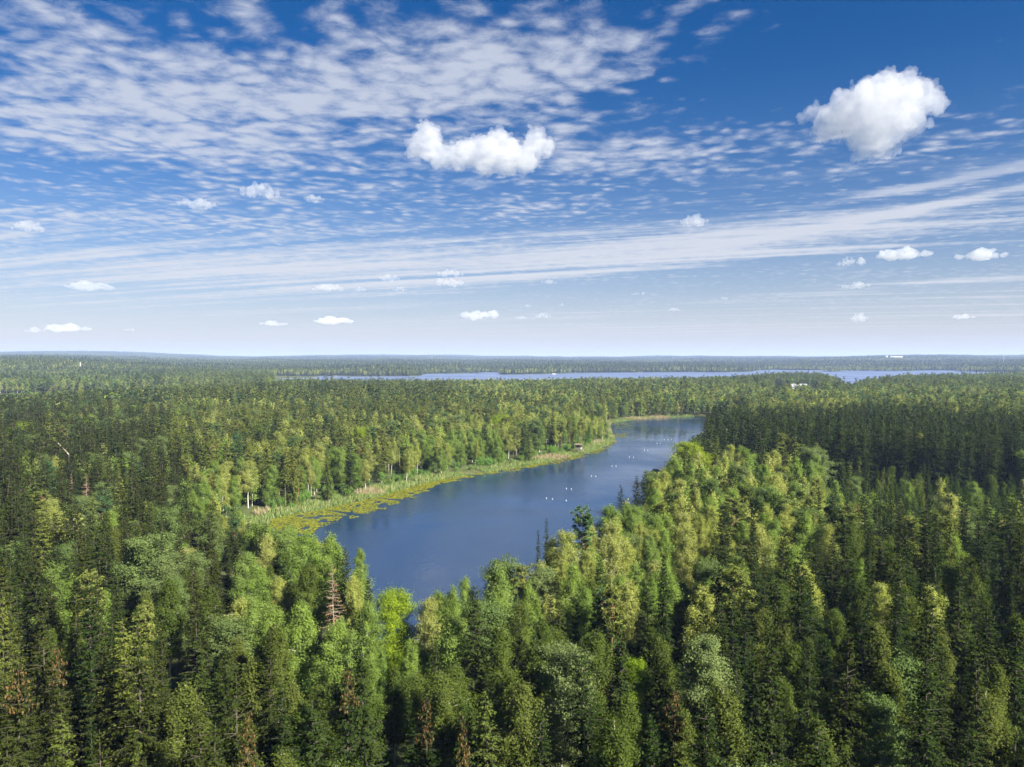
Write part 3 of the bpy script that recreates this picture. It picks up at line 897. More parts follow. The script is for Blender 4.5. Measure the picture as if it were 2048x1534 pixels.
# ------------------------------------------------------------------ where the trees stand
# special trees: kind, variant, pixel of the top, height, width factor, label, extras
HERO = [
    ('pine_tree', 2, 1165, 1012, 21, 1.0, 'tall pine with bare orange trunk rising above the birches at the near right shore', {}),
    ('spruce_tree', 1, 1078, 1058, 20, 0.75, 'thin small spruce poking above birches into the lake view, lower of two', {}),
    ('spruce_tree', 1, 1092, 1034, 21, 0.75, 'thin small spruce poking above birches into the lake view, higher of two', {}),
    ('spruce_tree', 2, 1241, 966, 20, 0.85, 'slim dark spruce standing alone against the lake, leftmost of three at the right bank', {}),
    ('spruce_tree', 2, 1272, 948, 21, 1.1, 'dark spruce against the lake, middle one of three at the right bank', {}),
    ('spruce_tree', 2, 1291, 940, 22, 1.1, 'dark pointed spruce against the lake, rightmost of three at the right bank', {}),
    ('dead_spruce_tree', 0, 667, 1120, 20, 1.0, 'dead spruce with bare reddish brown branches left of the lake near end', {}),
    ('dead_spruce_tree', 0, 172, 945, 18, 1.0, 'dead spruce with bare pinkish trunk in the left forest below the leaning snag', {}),
    ('dead_spruce_tree', 0, 143, 938, 15, 0.8, 'small dead brown spruce just left of the bare pinkish one', {}),
    ('dead_spruce_tree', 0, 1815, 836, 22, 0.9, 'reddish dead spruce among the dark stand on the right', {}),
    ('aspen_tree', 0, 288, 1072, 19, 1.25, 'large round grey green aspen, biggest crown in the lower left forest', {}),
    ('aspen_tree', 1, 128, 1085, 17, 1.0, 'bushy grey green aspen left of the largest round aspen', {}),
    ('aspen_tree', 0, 335, 1015, 18, 0.95, 'pale sunlit aspen above the largest round aspen', {}),
    ('aspen_tree', 1, 425, 1022, 17, 0.9, 'pale slim aspen right of the sunlit one in the lower left forest', {}),
    ('aspen_tree', 0, 170, 992, 17, 1.05, 'wide dull green aspen below the dead pinkish spruce', {}),
    ('aspen_tree', 2, 1405, 905, 15, 1.25, 'bright yellow green round maple on the right bank beside the lake', {}),
    ('aspen_tree', 2, 792, 1180, 15, 0.75, 'bright yellow green maple at the lake near shore', {}),
    ('birch_tree', 1, 1105, 1066, 18, 1.0, 'pale weeping birch with long white trunk left of the tall orange pine', {}),
    ('birch_tree', 4, 1225, 1040, 20, 1.1, 'tall thin pale birch right of the tall orange pine', {}),
    ('birch_tree', 1, 1425, 1000, 19, 1.0, 'dry pale topped birch below the yellow green maple', {}),
    ('birch_tree', 2, 1370, 893, 15, 1.0, 'fresh green birch at the water beside the small dock', {}),
    ('birch_tree', 2, 1612, 1022, 18, 1.2, 'fresh green full birch with bushy crown in the right forest', {}),
    ('birch_tree', 4, 1900, 985, 18, 1.3, 'thin airy pale birch with spreading bare limbs at the right', {}),
    ('birch_tree', 1, 1480, 900, 19, 1.1, 'pale birch standing in front of the dark spruce stand, left one', {}),
    ('birch_tree', 1, 1560, 862, 19, 1.25, 'wide olive birch in front of the dark spruce stand', {}),
    ('birch_tree', 2, 1630, 905, 19, 1.2, 'tall light green birch in front of the dark spruce stand, right one', {}),
    ('birch_tree', 0, 1187, 1245, 18, 1.1, 'full mid green birch below the tall orange pine', {}),
    ('birch_tree', 1, 1400, 1165, 18, 1.2, 'broad arching pale birch in the lower right of centre', {}),
    ('aspen_tree', 1, 1420, 1268, 18, 1.1, 'large leafy grey green aspen at the lower right of centre', {}),
    ('aspen_tree', 2, 1265, 1318, 13, 0.6, 'small yellow green maple between two big birches at the bottom', {}),
    ('birch_tree', 3, 1725, 1155, 17, 1.0, 'slender mid green birch with short white trunk in the lower right forest', {}),
    ('birch_tree', 1, 1868, 1165, 18, 1.1, 'sunlit leaning birch in the lower right forest', {}),
    ('spruce_tree', 2, 855, 1388, 22, 0.8, 'spruce with brown cones in its top at the bottom middle', {'cones': 1}),
    ('spruce_tree', 2, 1342, 1370, 22, 1.0, 'spruce loaded with orange brown cones at the bottom right of centre', {'cones': 1}),
    ('spruce_tree', 2, 692, 1322, 22, 0.9, 'dark spruce with brown cone clusters and long drooping boughs below the dead one', {'cones': 1}),
    ('spruce_tree', 4, 34, 1325, 22, 1.15, 'wide olive spruce with pale drooping boughs in the bottom left corner', {'cones': 1}),
    ('spruce_tree', 4, 120, 1290, 21, 0.9, 'olive spruce with brown cones right of the wide corner spruce', {'cones': 1}),
    ('spruce_tree', 4, 493, 1420, 22, 0.8, 'yellowish spruce at the bottom edge left of centre', {'cones': 1}),
    ('spruce_tree', 3, 930, 1425, 22, 0.8, 'olive spruce at the bottom edge right of the cone topped one', {'cones': 1}),
    ('pine_tree', 1, 1140, 838, 19, 1.0, 'dark pine behind the observation tower, left one', {}),
    ('pine_tree', 0, 1163, 836, 19, 1.0, 'dark pine behind the observation tower, right one', {}),
    ('spruce_tree', 0, 1416, 806, 24, 1.1, 'dark spruce at the far end of the lake, leftmost on the right bank', {}),
    ('pine_tree', 2, 1440, 812, 22, 1.1, 'blue green pine at the far end of the lake beside the dark spruce', {}),
    ('pine_tree', 2, 1470, 815, 22, 1.2, 'wide blue green pine, second right of the lake far end', {}),
    ('birch_tree', 2, 720, 1096, 15, 0.8, 'small fresh green birch on the near shore, right of the dead spruce', {}),
    ('birch_tree', 5, 905, 1165, 16, 0.9, 'fresh green pointed birch at the near shore, left of centre', {}),
    ('birch_tree', 2, 930, 1150, 16, 0.8, 'tall fresh green birch at the near shore, centre', {}),
    ('birch_tree', 0, 610, 1120, 17, 1.1, 'full green birch left of the dead brown spruce', {}),
    ('birch_tree', 4, 850, 1190, 15, 1.1, 'grey green rounded birch at the lowest point of the near shore', {}),
    ('birch_tree', 5, 872, 1172, 16, 1.15, 'leafy small birch at the lake near tip, right of the grey rounded one', {}),
    ('birch_tree', 0, 888, 1185, 15, 1.2, 'low mid green birch filling the gap at the lake near tip', {}),
    ('birch_tree', 3, 555, 1240, 18, 1.2, 'dull green birch with thin pale stem below the dead brown spruce', {}),
]
# clearings: (pixel x range, distance range)
CLEAR = [(-600, 200, 1270, 1345), (300, 345, 1330, 1420), (1546, 1640, 1010, 1390), (1660, 1720, 1180, 1450)]
fans = []
for r0, r1, sp_ in ((30, 300, 5.3), (300, 760, 6.5), (760, 1500, 7.4), (1500, 2300, 8.5)):
    xm = r1 * 0.78
    gx, gy = np.meshgrid(np.arange(-xm, xm, sp_), np.arange(0, r1, sp_ * 0.9))
    gx = gx + (np.arange(gx.shape[0]) % 2)[:, None] * sp_ / 2
    x = (gx + RNG.uniform(-.44, .44, gx.shape) * sp_).ravel(); y = (gy + RNG.uniform(-.44, .44, gx.shape) * sp_).ravel()
    D = np.hypot(x, y)
    k_ = (D >= r0) & (D < r1) & (np.abs(x) < y * 0.80 + 25) & (y > 8)
    fans.append(np.stack([x[k_], y[k_]], 1))
P = np.concatenate(fans)
sd_s, sd_b = shore_small(P[:, 0], P[:, 1]), shore_big(P[:, 0], P[:, 1])
SD = np.minimum(sd_s, sd_b)
Z = height(P[:, 0], P[:, 1], SD)
D = np.hypot(P[:, 0], P[:, 1])
PX, PY = pixel(P[:, 0], P[:, 1], Z + 17.0)
keep = (SD > 3.0)
keep &= ~((SD < 14) & (P[:, 0] < 0.10 * P[:, 1]) & (D > 240) & (D < 640) & (RNG.random(len(D)) < 0.75) & (sd_s < 40))    # open reed margin on the left bank
for x0, x1, d0, d1 in CLEAR:
    keep &= ~((PX > x0) & (PX < x1) & (D > d0) & (D < d1))
keep &= vnoise(P[:, 0], P[:, 1], 11, 7) > 0.10
PXg, _ = pixel(P[:, 0], P[:, 1], Z)
SKYL = np.array([(-900, 800), (0, 789), (120, 783), (300, 772), (500, 764), (600, 759), (1000, 759.5), (1150, 756.5), (1300, 754.5), (1420, 752), (1520, 748), (1560, 745), (1640, 747), (1680, 757), (1700, 767), (1725, 761), (1800, 751), (1900, 749.5), (2048, 749), (3000, 749)])
LINE = np.interp(PXg, SKYL[:, 0], SKYL[:, 1]) + RNG.normal(0, 1.6, len(P)) - 2.2 * (RNG.random(len(P)) < 0.06)
HLIM = CAM_H - (LINE - 715.0) / F * P[:, 1] * 1.0 - Z          # tallest tree that stays under the forest's edge line
near_side = (D > 420) & ((D < 1330) | (PXg > 548))
HLIM[~near_side] = 99
keep &= HLIM > np.where((PXg < 420) & (D > 700), 2.5, 9)
PXg = PXg[keep]
P, SD, Z, D, PX, PY, sd_s, HLIM = P[keep], SD[keep], Z[keep], D[keep], PX[keep], PY[keep], sd_s[keep], HLIM[keep]

# observation tower, dock and houses keep their ground free
TOWER = np.array(ground(1157, 908)); DOCK = np.array(ground(1385, 889))
heroes = []
for kind, vi, px, py, h, wf, lab, ex in HERO:
    zg = 2.0
    for _ in range(4):
        x, y = ground(px, py, zg + h)
        zg = float(height(np.array([x]), np.array([y]))[0])
    sdh = float(shore(np.array([x]), np.array([y]))[0])
    heroes.append(dict(kind=kind, vi=vi, x=x, y=y, z=max(zg, 0.05), h=h, wf=wf, label=lab, ex=ex))
    if sdh < 0: print('hero in the water', lab, round(sdh, 1))
    ux, uy = -x / math.hypot(x, y), -y / math.hypot(x, y)
    rx, ry = P[:, 0] - x, P[:, 1] - y
    al, ac = rx * ux + ry * uy, np.abs(rx * uy - ry * ux)
    kill = (np.hypot(rx, ry) < 3.2) | ((al > 0) & (al < 13) & (ac < 2.6))
    P, SD, Z, D, PX, PY, sd_s, HLIM, PXg = (a[~kill] for a in (P, SD, Z, D, PX, PY, sd_s, HLIM, PXg))
kill = (np.hypot(P[:, 0] - TOWER[0], P[:, 1] - TOWER[1]) < 6) | ((np.abs(P[:, 0] / P[:, 1] - TOWER[0] / TOWER[1]) < 0.012) & (D < 446) & (D > 300))
P, SD, Z, D, PX, PY, sd_s, HLIM, PXg = (a[~kill] for a in (P, SD, Z, D, PX, PY, sd_s, HLIM, PXg))

KN = ['spruce_tree', 'young_spruce_tree', 'birch_tree', 'pine_tree', 'aspen_tree']
n = len(P)
qx = PX + (vnoise(P[:, 0], P[:, 1], 30, 11) - 0.5) * 160
qy = PY + (vnoise(P[:, 0], P[:, 1], 30, 12) - 0.5) * 40
prob = np.tile(np.array([0.40, 0.08, 0.28, 0.16, 0.08]), (n, 1))
style = np.zeros(n, int)         # 1 = olive spruces, 2 = pale birches


def zone(mask, pr, st=0):
    prob[mask] = pr
    if st: style[mask] = st


zone(D > 1150, [0.38, 0.0, 0.27, 0.25, 0.10])
zone((D > 1150) & (qx < 640), [0.25, 0.0, 0.35, 0.18, 0.22], 2)
zone((qy >= 990) & (qx < 560), [0.66, 0.12, 0.14, 0.02, 0.06], 1)
zone((qy < 990) & (qy >= 800) & (qx < 400), [0.76, 0.03, 0.11, 0.03, 0.07], 1)
zone((qx >= 400) & (qx < 1235) & (qy < 1010) & (qy >= 790) & (D < 1000), [0.33, 0.02, 0.46, 0.15, 0.04], 2)
zone((qx >= 380) & (qx < 1235) & (sd_s < 38) & (D > 240) & (D < 700), [0.14, 0.02, 0.72, 0.10, 0.04], 5)
zone((qy < 806) & (qx >= 380) & (qx < 940) & (D < 1300), [0.80, 0.0, 0.10, 0.08, 0.02])
zone((qy < 835) & (qx >= 900) & (qx < 1430) & (D < 1500), [0.12, 0.0, 0.60, 0.24, 0.04], 2)
zone((qx > 1200) & (qx < 1430) & (sd_s < 30) & (D > 640) & (D < 800), [0.10, 0, 0.75, 0.1, 0.05], 3)
zone((qx > 480) & (qx < 1080) & (qy > 1030) & (sd_s < 32) & (D < 240), [0.14, 0.10, 0.60, 0.02, 0.14], 3)
zone((qx > 480) & (qx < 1480) & (qy > 1200) & (sd_s >= 32), [0.26, 0.44, 0.28, 0.0, 0.05])
zone((qx > 1030) & (qx < 1700) & (qy > 870) & (qy < 1150), [0.08, 0.05, 0.76, 0.04, 0.10], 4)
zone((qx >= 1420) & (D > 335) & (D < 520), [0.93, 0.0, 0.03, 0.04, 0.0])
zone((qx >= 1420) & (D >= 520) & (D < 1150), [0.16, 0.0, 0.54, 0.24, 0.06], 2)
zone((PX >= 1640) & (D > 215) & (D <= 335), [0.06, 0.52, 0.32, 0.0, 0.10])
zone((qx >= 1480) & (qy > 1050), [0.44, 0.24, 0.26, 0.0, 0.08])
st_ = vnoise(P[:, 0], P[:, 1], 70, 41) * 0.6 + vnoise(P[:, 0], P[:, 1], 26, 42) * 0.4
far_ = D > 300
w_con = np.where(far_, np.exp((st_ - 0.5) * 3.6), 1.0)
prob[:, 4] *= np.where(D < 330, 0.45, 0.8)
prob[:, 0] *= w_con; prob[:, 2] /= w_con; prob[:, 4] /= w_con
cum = np.cumsum(prob / prob.sum(1, keepdims=True), 1)
kidx = (RNG.random(n)[:, None] > cum).sum(1).clip(0, 4)
H0 = {'spruce_tree': (15.5, 25.5), 'young_spruce_tree': (8.5, 14), 'birch_tree': (12, 19.5), 'pine_tree': (16, 21), 'aspen_tree': (14, 19)}
TH = np.zeros(n); VI = np.zeros(n, int); WF = RNG.uniform(0.85, 1.30, n) * np.where(D > 300, np.where(D > 760, 1.45, 1.32), 1.0)
for i, kn in enumerate(KN):
    mk = kidx == i
    lo, hi = H0[kn]
    TH[mk] = RNG.uniform(lo, hi, mk.sum())
    nv = len(KINDS[kn])
    VI[mk] = RNG.integers(0, nv, mk.sum())
    r_ = RNG.random(n)
    if kn == 'spruce_tree':
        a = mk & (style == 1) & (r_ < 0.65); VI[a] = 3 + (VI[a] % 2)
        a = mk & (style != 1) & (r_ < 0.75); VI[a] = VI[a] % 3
    if kn == 'birch_tree':
        a = mk & (style == 2) & (r_ < 0.6); VI[a] = np.where(VI[a] % 2 == 0, 1, 4)
        a = mk & (style == 3) & (r_ < 0.6); VI[a] = np.where(VI[a] % 2 == 0, 2, 5)
        a = mk & ((style == 4) | (style == 5)) & (r_ < 0.9); VI[a] = np.array([1, 2, 4, 1, 5, 2] if True else 0)[RNG.integers(0, 6, a.sum())]
        a = mk & (style <= 1) & (D < 140); VI[a] = np.where(VI[a] % 2 == 0, 0, 3)  # near birches take darker leaves, putting the dim foreground into the colour
        a = mk & (style == 0) & (r_ < 0.5); VI[a] = np.where(VI[a] % 2 == 0, 0, 3)
    if kn == 'aspen_tree':
        a = mk & (VI == 2) & ((r_ < 0.85) | (D < 200)); VI[a] = RNG.integers(0, 2, a.sum())
stand = (qx >= 1420) & (D > 335) & (D < 520) & (kidx == 0); TH[stand] = RNG.uniform(23, 28, stand.sum()); VI[stand] = RNG.integers(0, 3, stand.sum())
WF[stand] *= 1.05
WF *= np.where((D > 300) & (kidx > 0), 0.80, 1.0)
lt_ = (kidx == 0) & ~stand & (D > 290) & (PX > 330) & (RNG.random(n) < 0.62); VI[lt_] = 5  # mid-distance spruces take the needles with sunlight put into their colour
low_ = (PX >= 1640) & (D > 215) & (D <= 335); TH[low_] *= np.where(kidx[low_] == 1, 0.85, 0.66)
front = (sd_s < 24) & (D < 260); TH[front] = np.where(PX[front] < 850, RNG.uniform(11, 16, front.sum()), RNG.uniform(14.5, 18.5, front.sum()))
TH[(sd_s < 16) & (D > 240) & (D < 700) & (kidx != 0)] *= 0.82
TH *= 0.92 + 0.16 * vnoise(P[:, 0], P[:, 1], 45, 15)
# the wood's edge towards the lake: tops fall off to the water as the shore does
EDGE = np.array([(480, 1026, 225), (520, 1036, 220), (560, 1040, 212), (640, 1048, 205), (660, 1062, 200), (700, 1098, 195), (740, 1132, 190), (780, 1165, 185), (806, 1192, 185), (835, 1190, 185), (870, 1168, 185), (905, 1154, 185), (940, 1150, 187), (985, 1130, 190), (1010, 1115, 192), (1050, 1088, 200), (1075, 1062, 205), (1110, 1055, 210),
                 (1165, 1036, 220), (1200, 1012, 240), (1240, 984, 262), (1270, 955, 300), (1300, 941, 345), (1320, 943, 385), (1345, 916, 450), (1362, 893, 490), (1385, 869, 540), (1409, 862, 590)])
el_ = np.interp(PXg, EDGE[:, 0], EDGE[:, 1]); ed_ = np.interp(PXg, EDGE[:, 0], EDGE[:, 2])
HE = CAM_H - (el_ - 715.0) / F * P[:, 1] - Z
fr_ = (PXg > 500) & (PXg < 1411) & (D < ed_)
TH = np.where(fr_ & (sd_s < 18) & (HE > 9) & (HE < 21), HE * RNG.uniform(0.86, 1.03, n), TH)
TH = np.where(fr_ & (TH > HE), np.maximum(HE, 1.5) * RNG.uniform(0.9, 1.02, n), TH)
TH = np.where(TH > HLIM, HLIM * np.where(RNG.random(n) < 0.12, RNG.uniform(1.0, 1.28, n), RNG.uniform(0.72, 1.0, n)), TH)

# willow shrubs along the left bank and round the tower
L0 = small_lake[5:21]
sh = []
for i in range(len(L0) - 1):
    a, b = L0[i], L0[i + 1]
    nrm = np.array((-(b - a)[1], (b - a)[0])); nrm /= np.linalg.norm(nrm)
    if shore_small(np.array([(a + nrm * 3)[0]]), np.array([(a + nrm * 3)[1]]))[0] < 0: nrm = -nrm
    seg = np.linalg.norm(b - a)
    for t_ in np.arange(0, seg, 2.6):
        if RNG.random() < 0.75:
            q_ = a + (b - a) * t_ / seg + nrm * RNG.uniform(5.5, 15)
            sh.append(q_)
sh = np.array(sh)
ok = (np.hypot(sh[:, 0] - TOWER[0], sh[:, 1] - TOWER[1]) > 4.5)
sh = sh[ok]

# one table of all trees: x y z kind variant height width turn
kinds_all = KN + ['willow_shrub']
TX = np.r_[P[:, 0], sh[:, 0]]; TY = np.r_[P[:, 1], sh[:, 1]]
TZ = np.r_[Z, height(sh[:, 0], sh[:, 1])]
TK = np.r_[kidx, np.full(len(sh), 5)]; TV = np.r_[VI, RNG.integers(0, 2, len(sh))]
THT = np.r_[TH, RNG.uniform(2.2, 5.0, len(sh))]; TW = np.r_[WF, RNG.uniform(0.9, 1.3, len(sh))]
TT = RNG.uniform(0, 2 * np.pi, len(TX))
TD = np.hypot(TX, TY)
print('trees', len(TX), round(time.time() - T0, 1))

# how much of each tree shows: a coarse depth pass, nearest first
SXW, SYH = 1024, 767
order = np.argsort(TD)
buf = np.zeros((SYH, SXW), bool)
vis = np.zeros(len(TX), int)
tall = np.array([KINDS[kinds_all[k_]][v_][1].get('rad', 2.0) / KINDS[kinds_all[k_]][v_][1].get('h', 3.0) for k_, v_ in zip(TK, TV)])
PXT, PYT = pixel(TX, TY, TZ + THT); PXB, PYB = pixel(TX, TY, TZ)
RW = tall * THT * TW / TD * F / 2
for i in order:
    if TD[i] > 720: break
    cx, y0, y1, rw = PXT[i] / 2, PYT[i] / 2, PYB[i] / 2, max(RW[i], 0.8)
    if cx + rw < 0 or cx - rw >= SXW or y0 >= SYH or y1 < 0: continue
    ya, yb = int(max(y0, 0)), int(min(y1, SYH - 1)) + 1
    xa, xb = int(max(cx - rw, 0)), int(min(cx + rw, SXW - 1)) + 1
    if ya >= yb or xa >= xb: continue
    yy = np.arange(ya, yb)[:, None]; xx = np.arange(xa, xb)[None, :]
    fr = np.clip((yy - y0) / (y1 - y0 + 1e-6), 0, 1)
    hw = rw * (np.clip(fr * 1.5, 0, 1) if TK[i] < 2 else np.sqrt(np.clip(fr * 3.0, 0, 1)) * (fr < 0.85))
    mk = (np.abs(xx - cx) <= hw) & ~buf[ya:yb, xa:xb]
    vis[i] = mk.sum()
    buf[ya:yb, xa:xb] |= mk
print('visibility', round(time.time() - T0, 1))

single = np.zeros(len(TX), bool)
for i, kn in enumerate(kinds_all):
    mk = np.where((TK == i) & (vis > 0))[0]
    top = mk[np.argsort(-vis[mk])][:(250 if kn != 'willow_shrub' else 140)]
    single[top] = True

# ---- labels that point at one tree: look, place in a row, landmark
ROWS = [(1395, 'in bottom row'), (1290, 'second row up'), (1210, 'third row up'), (1130, 'level with near shore'),
        (1065, 'level with lake end'), (1000, 'level with lily pads'), (945, 'level with mid lake'), (895, 'level with tower'), (840, 'above tower level'), (-9999, 'level with far shore')]
COLS = [(150, 'at left edge'), (330, 'below leaning snag'), (520, 'left of lilies'), (700, 'by dead spruce'), (880, 'left of centre'), (1060, 'under lake middle'), (1240, 'by orange pine'), (1420, 'under yellow maple'), (1600, 'right of maple'), (1790, 'well right of maple'), (1920, 'near right edge'), (9999, 'at right edge')]
ORD = ['first', 'second', 'third', 'fourth', 'fifth', 'sixth', 'seventh', 'eighth', 'ninth', 'tenth', 'eleventh', 'twelfth', 'thirteenth', 'fourteenth', 'fifteenth', 'sixteenth', 'seventeenth', 'eighteenth', 'nineteenth', 'twentieth']
cells = {}
for i in np.where(single)[0]:
    r_ = next(j for j, (a, _) in enumerate(ROWS) if PYT[i] >= a)
    c_ = next(j for j, (a, _) in enumerate(COLS) if PXT[i] < a)
    cells.setdefault((TK[i], TV[i], r_, c_), []).append(i)
LABEL = {}
for (k_, v_, r_, c_), ids in cells.items():
    look = KINDS[kinds_all[k_]][v_][4]
    ids.sort(key=lambda i: PXT[i])
    place = ROWS[r_][1] + ' ' + COLS[c_][1]
    for j, i in enumerate(ids):
        if len(ids) == 1: LABEL[i] = look + ' ' + place
        else: LABEL[i] = look + ', ' + ORD[min(j, 19)] + ' from left, ' + place
GROUPS = {'spruce_tree': 'spruces of the forest', 'young_spruce_tree': 'young spruces of the forest', 'birch_tree': 'birches of the forest', 'pine_tree': 'pines of the forest',
          'aspen_tree': 'broadleaved trees of the forest', 'willow_shrub': 'willow shrubs along the left bank', 'dead_spruce_tree': 'dead spruces in the forest'}
CATS = {'willow_shrub': 'shrub'}


def plant(kind, vi, x, y, z, h, wf, turn, label, cones=False, tilt=0.0):
    pr = proto_near(kind, vi)
    r_ = bpy.data.objects.new(kind, None)
    s = h / pr['h']
    r_.location = (x, y, z - 0.15); r_.rotation_euler = (tilt * math.cos(turn * 3), tilt * math.sin(turn * 3), turn)
    q_ = 0.88 + 0.24 * ((turn * 7.13) % 1.0)
    r_.scale = (s * wf * q_, s * wf / q_, s)
    link(r_); tag(r_, label, CATS.get(kind, 'tree'), GROUPS[kind])
    for part in ('trunk', 'crown'):
        link(bpy.data.objects.new(part if kind != 'willow_shrub' else {'trunk': 'stems', 'crown': 'foliage'}[part], pr[part]), r_)
    if cones and pr['cones'] is not None:
        link(bpy.data.objects.new('cones', pr['cones']), r_)['kind'] = 'stuff'
    return r_


dd = gen_spruce(seed=61, h=20, rad=2.0, ragged=0.35, density=0.55, low=0.16, dead=True)
PROTO[('dead_spruce_tree', 0)] = dict(trunk=mesh_from('trunk', *dd['trunk'], mats=(M['bark_dead'],), smooth=True), crown=mesh_from('crown', dd['crown'][0], dd['crown'][1], mats=(M['dead'],), tint=dd['crown'][2]), cones=None, h=20, r=2.0, look='dead spruce')
KINDS['dead_spruce_tree'] = [(None, {}, 'dead', 'bark_dead', 'dead spruce')]
for hh in heroes:
    plant(hh['kind'], hh['vi'], hh['x'], hh['y'], hh['z'], hh['h'], hh['wf'], RNG.uniform(0, 6.28), hh['label'], bool(hh['ex'].get('cones')), 0.01)
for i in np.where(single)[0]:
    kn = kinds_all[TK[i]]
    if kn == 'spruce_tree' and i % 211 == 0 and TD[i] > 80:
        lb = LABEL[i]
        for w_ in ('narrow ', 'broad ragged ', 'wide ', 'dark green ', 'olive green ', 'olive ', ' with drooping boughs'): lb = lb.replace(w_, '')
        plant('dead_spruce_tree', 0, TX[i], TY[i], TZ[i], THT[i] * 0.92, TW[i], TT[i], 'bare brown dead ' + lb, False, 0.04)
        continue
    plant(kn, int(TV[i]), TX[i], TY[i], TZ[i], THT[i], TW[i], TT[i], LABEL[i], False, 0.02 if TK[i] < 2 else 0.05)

# ---- the rest of the forest
rest = ~single
MASS = {'spruce_tree': ('spruce_forest', 'dense dark spruce forest stretching back from the lake'), 'young_spruce_tree': ('young_spruce_forest', 'young spruces filling gaps under the taller trees'),
        'birch_tree': ('birch_forest', 'light green birches mixed through the forest behind the lake'), 'pine_tree': ('pine_forest', 'olive green pines mixed through the forest behind the lake'),
        'aspen_tree': ('aspen_forest', 'grey green aspens scattered through the forest'), 'willow_shrub': ('willow_shrubbery', 'low green willows along the lake margin')}
tilt = RNG.normal(0, 0.03, (len(TX), 2))
for i, kn in enumerate(kinds_all):
    ids = np.where(rest & (TK == i))[0]
    if len(ids) == 0: continue
    lod = np.where(TD[ids] < 190, 0, np.where(TD[ids] < 620, 1, 2))
    shp = np.array([proto_stuff(kn, int(TV[j]), int(l)) for j, l in zip(ids, lod)])
    hp = np.array([KINDS[kn][v_][1].get('h', 3.0) for v_ in TV[ids]])
    s = THT[ids] / hp
    name, lab = MASS[kn]
    scatter(name, np.stack([TX[ids], TY[ids], TZ[ids] - 0.15], 1), shp, np.stack([tilt[ids, 0], tilt[ids, 1], TT[ids]], 1), np.stack([s * TW[ids], s * TW[ids], s], 1), lab, 'forest')
print('forest', round(time.time() - T0, 1))

# ---- distant woods: patches of small trees
def patch(seed, size, ntree, mix, hm=1.0):
    rng = np.random.default_rng(seed)
    vs, qs, ts, mi = [], [], [], []
    off = 0
    for k_ in range(ntree):
        cx, cy_ = rng.uniform(-.5, .5, 2) * size
        if rng.random() < mix:
            h_ = rng.uniform(15, 23) * hm; nn = 26
            f = rng.uniform(0.05, 1, nn); a = rng.uniform(0, 6.28, nn); rr = 2.3 * hm * (1 - f) ** 0.8
            p = np.stack([cx + rr * 0.3 * np.cos(a), cy_ + rr * 0.3 * np.sin(a), f * h_], 1)
            d = unit(np.stack([np.cos(a), np.sin(a), np.full(nn, -0.35)], 1))
            v, q = leaves(p, d, rr + 0.7, (rr * 1.1 + 0.8), rng, d + np.array((0, 0, 0.9)), 0.2)
            v2, q2 = leaves(np.tile((cx, cy_, h_ * 0.6), (3, 1)), np.tile((0, 0, 1.0), (3, 1)), h_ * 0.42, 1.0, rng, unit(rng.normal(size=(3, 3)) * np.array((1, 1, 0.05))), 0.1)
            v, q = merge([(v, q), (v2, q2)]); mm = 0 if rng.random() < 0.6 else 3
        else:
            h_ = rng.uniform(12, 18) * hm; nn = 34
            d = unit(rng.normal(size=(nn, 3)) + np.array((0, 0, 0.3)))
            p = np.array((cx, cy_, h_ * 0.62)) + d * np.array((1.9, 1.9, h_ * 0.30)) * hm ** .5
            v, q = leaves(p, unit(rng.normal(size=(nn, 3))), 2.1 * hm, 1.7 * hm, rng, d + np.array((0, 0, 0.3)), 0.25); mm = 1 if rng.random() < 0.6 else 2
        vs.append(v); qs.append(q + off); off += len(v)
        ts.append(np.full(len(v), np.clip(rng.normal(0.5, 0.2), 0, 1))); mi.append(np.full(len(q), mm))
    me = mesh_from('wood_patch', np.concatenate(vs), np.concatenate(qs), mats=(M['spruce'], M['birch'], M['birch_pale'], M['pine']), mat_idx=np.concatenate(mi), tint=np.concatenate(ts))
    i = len(STUFF_OBJ); o = bpy.data.objects.new('shape_%03d' % i, me); stuff_col.objects.link(o); STUFF_OBJ.append(o)
    return i


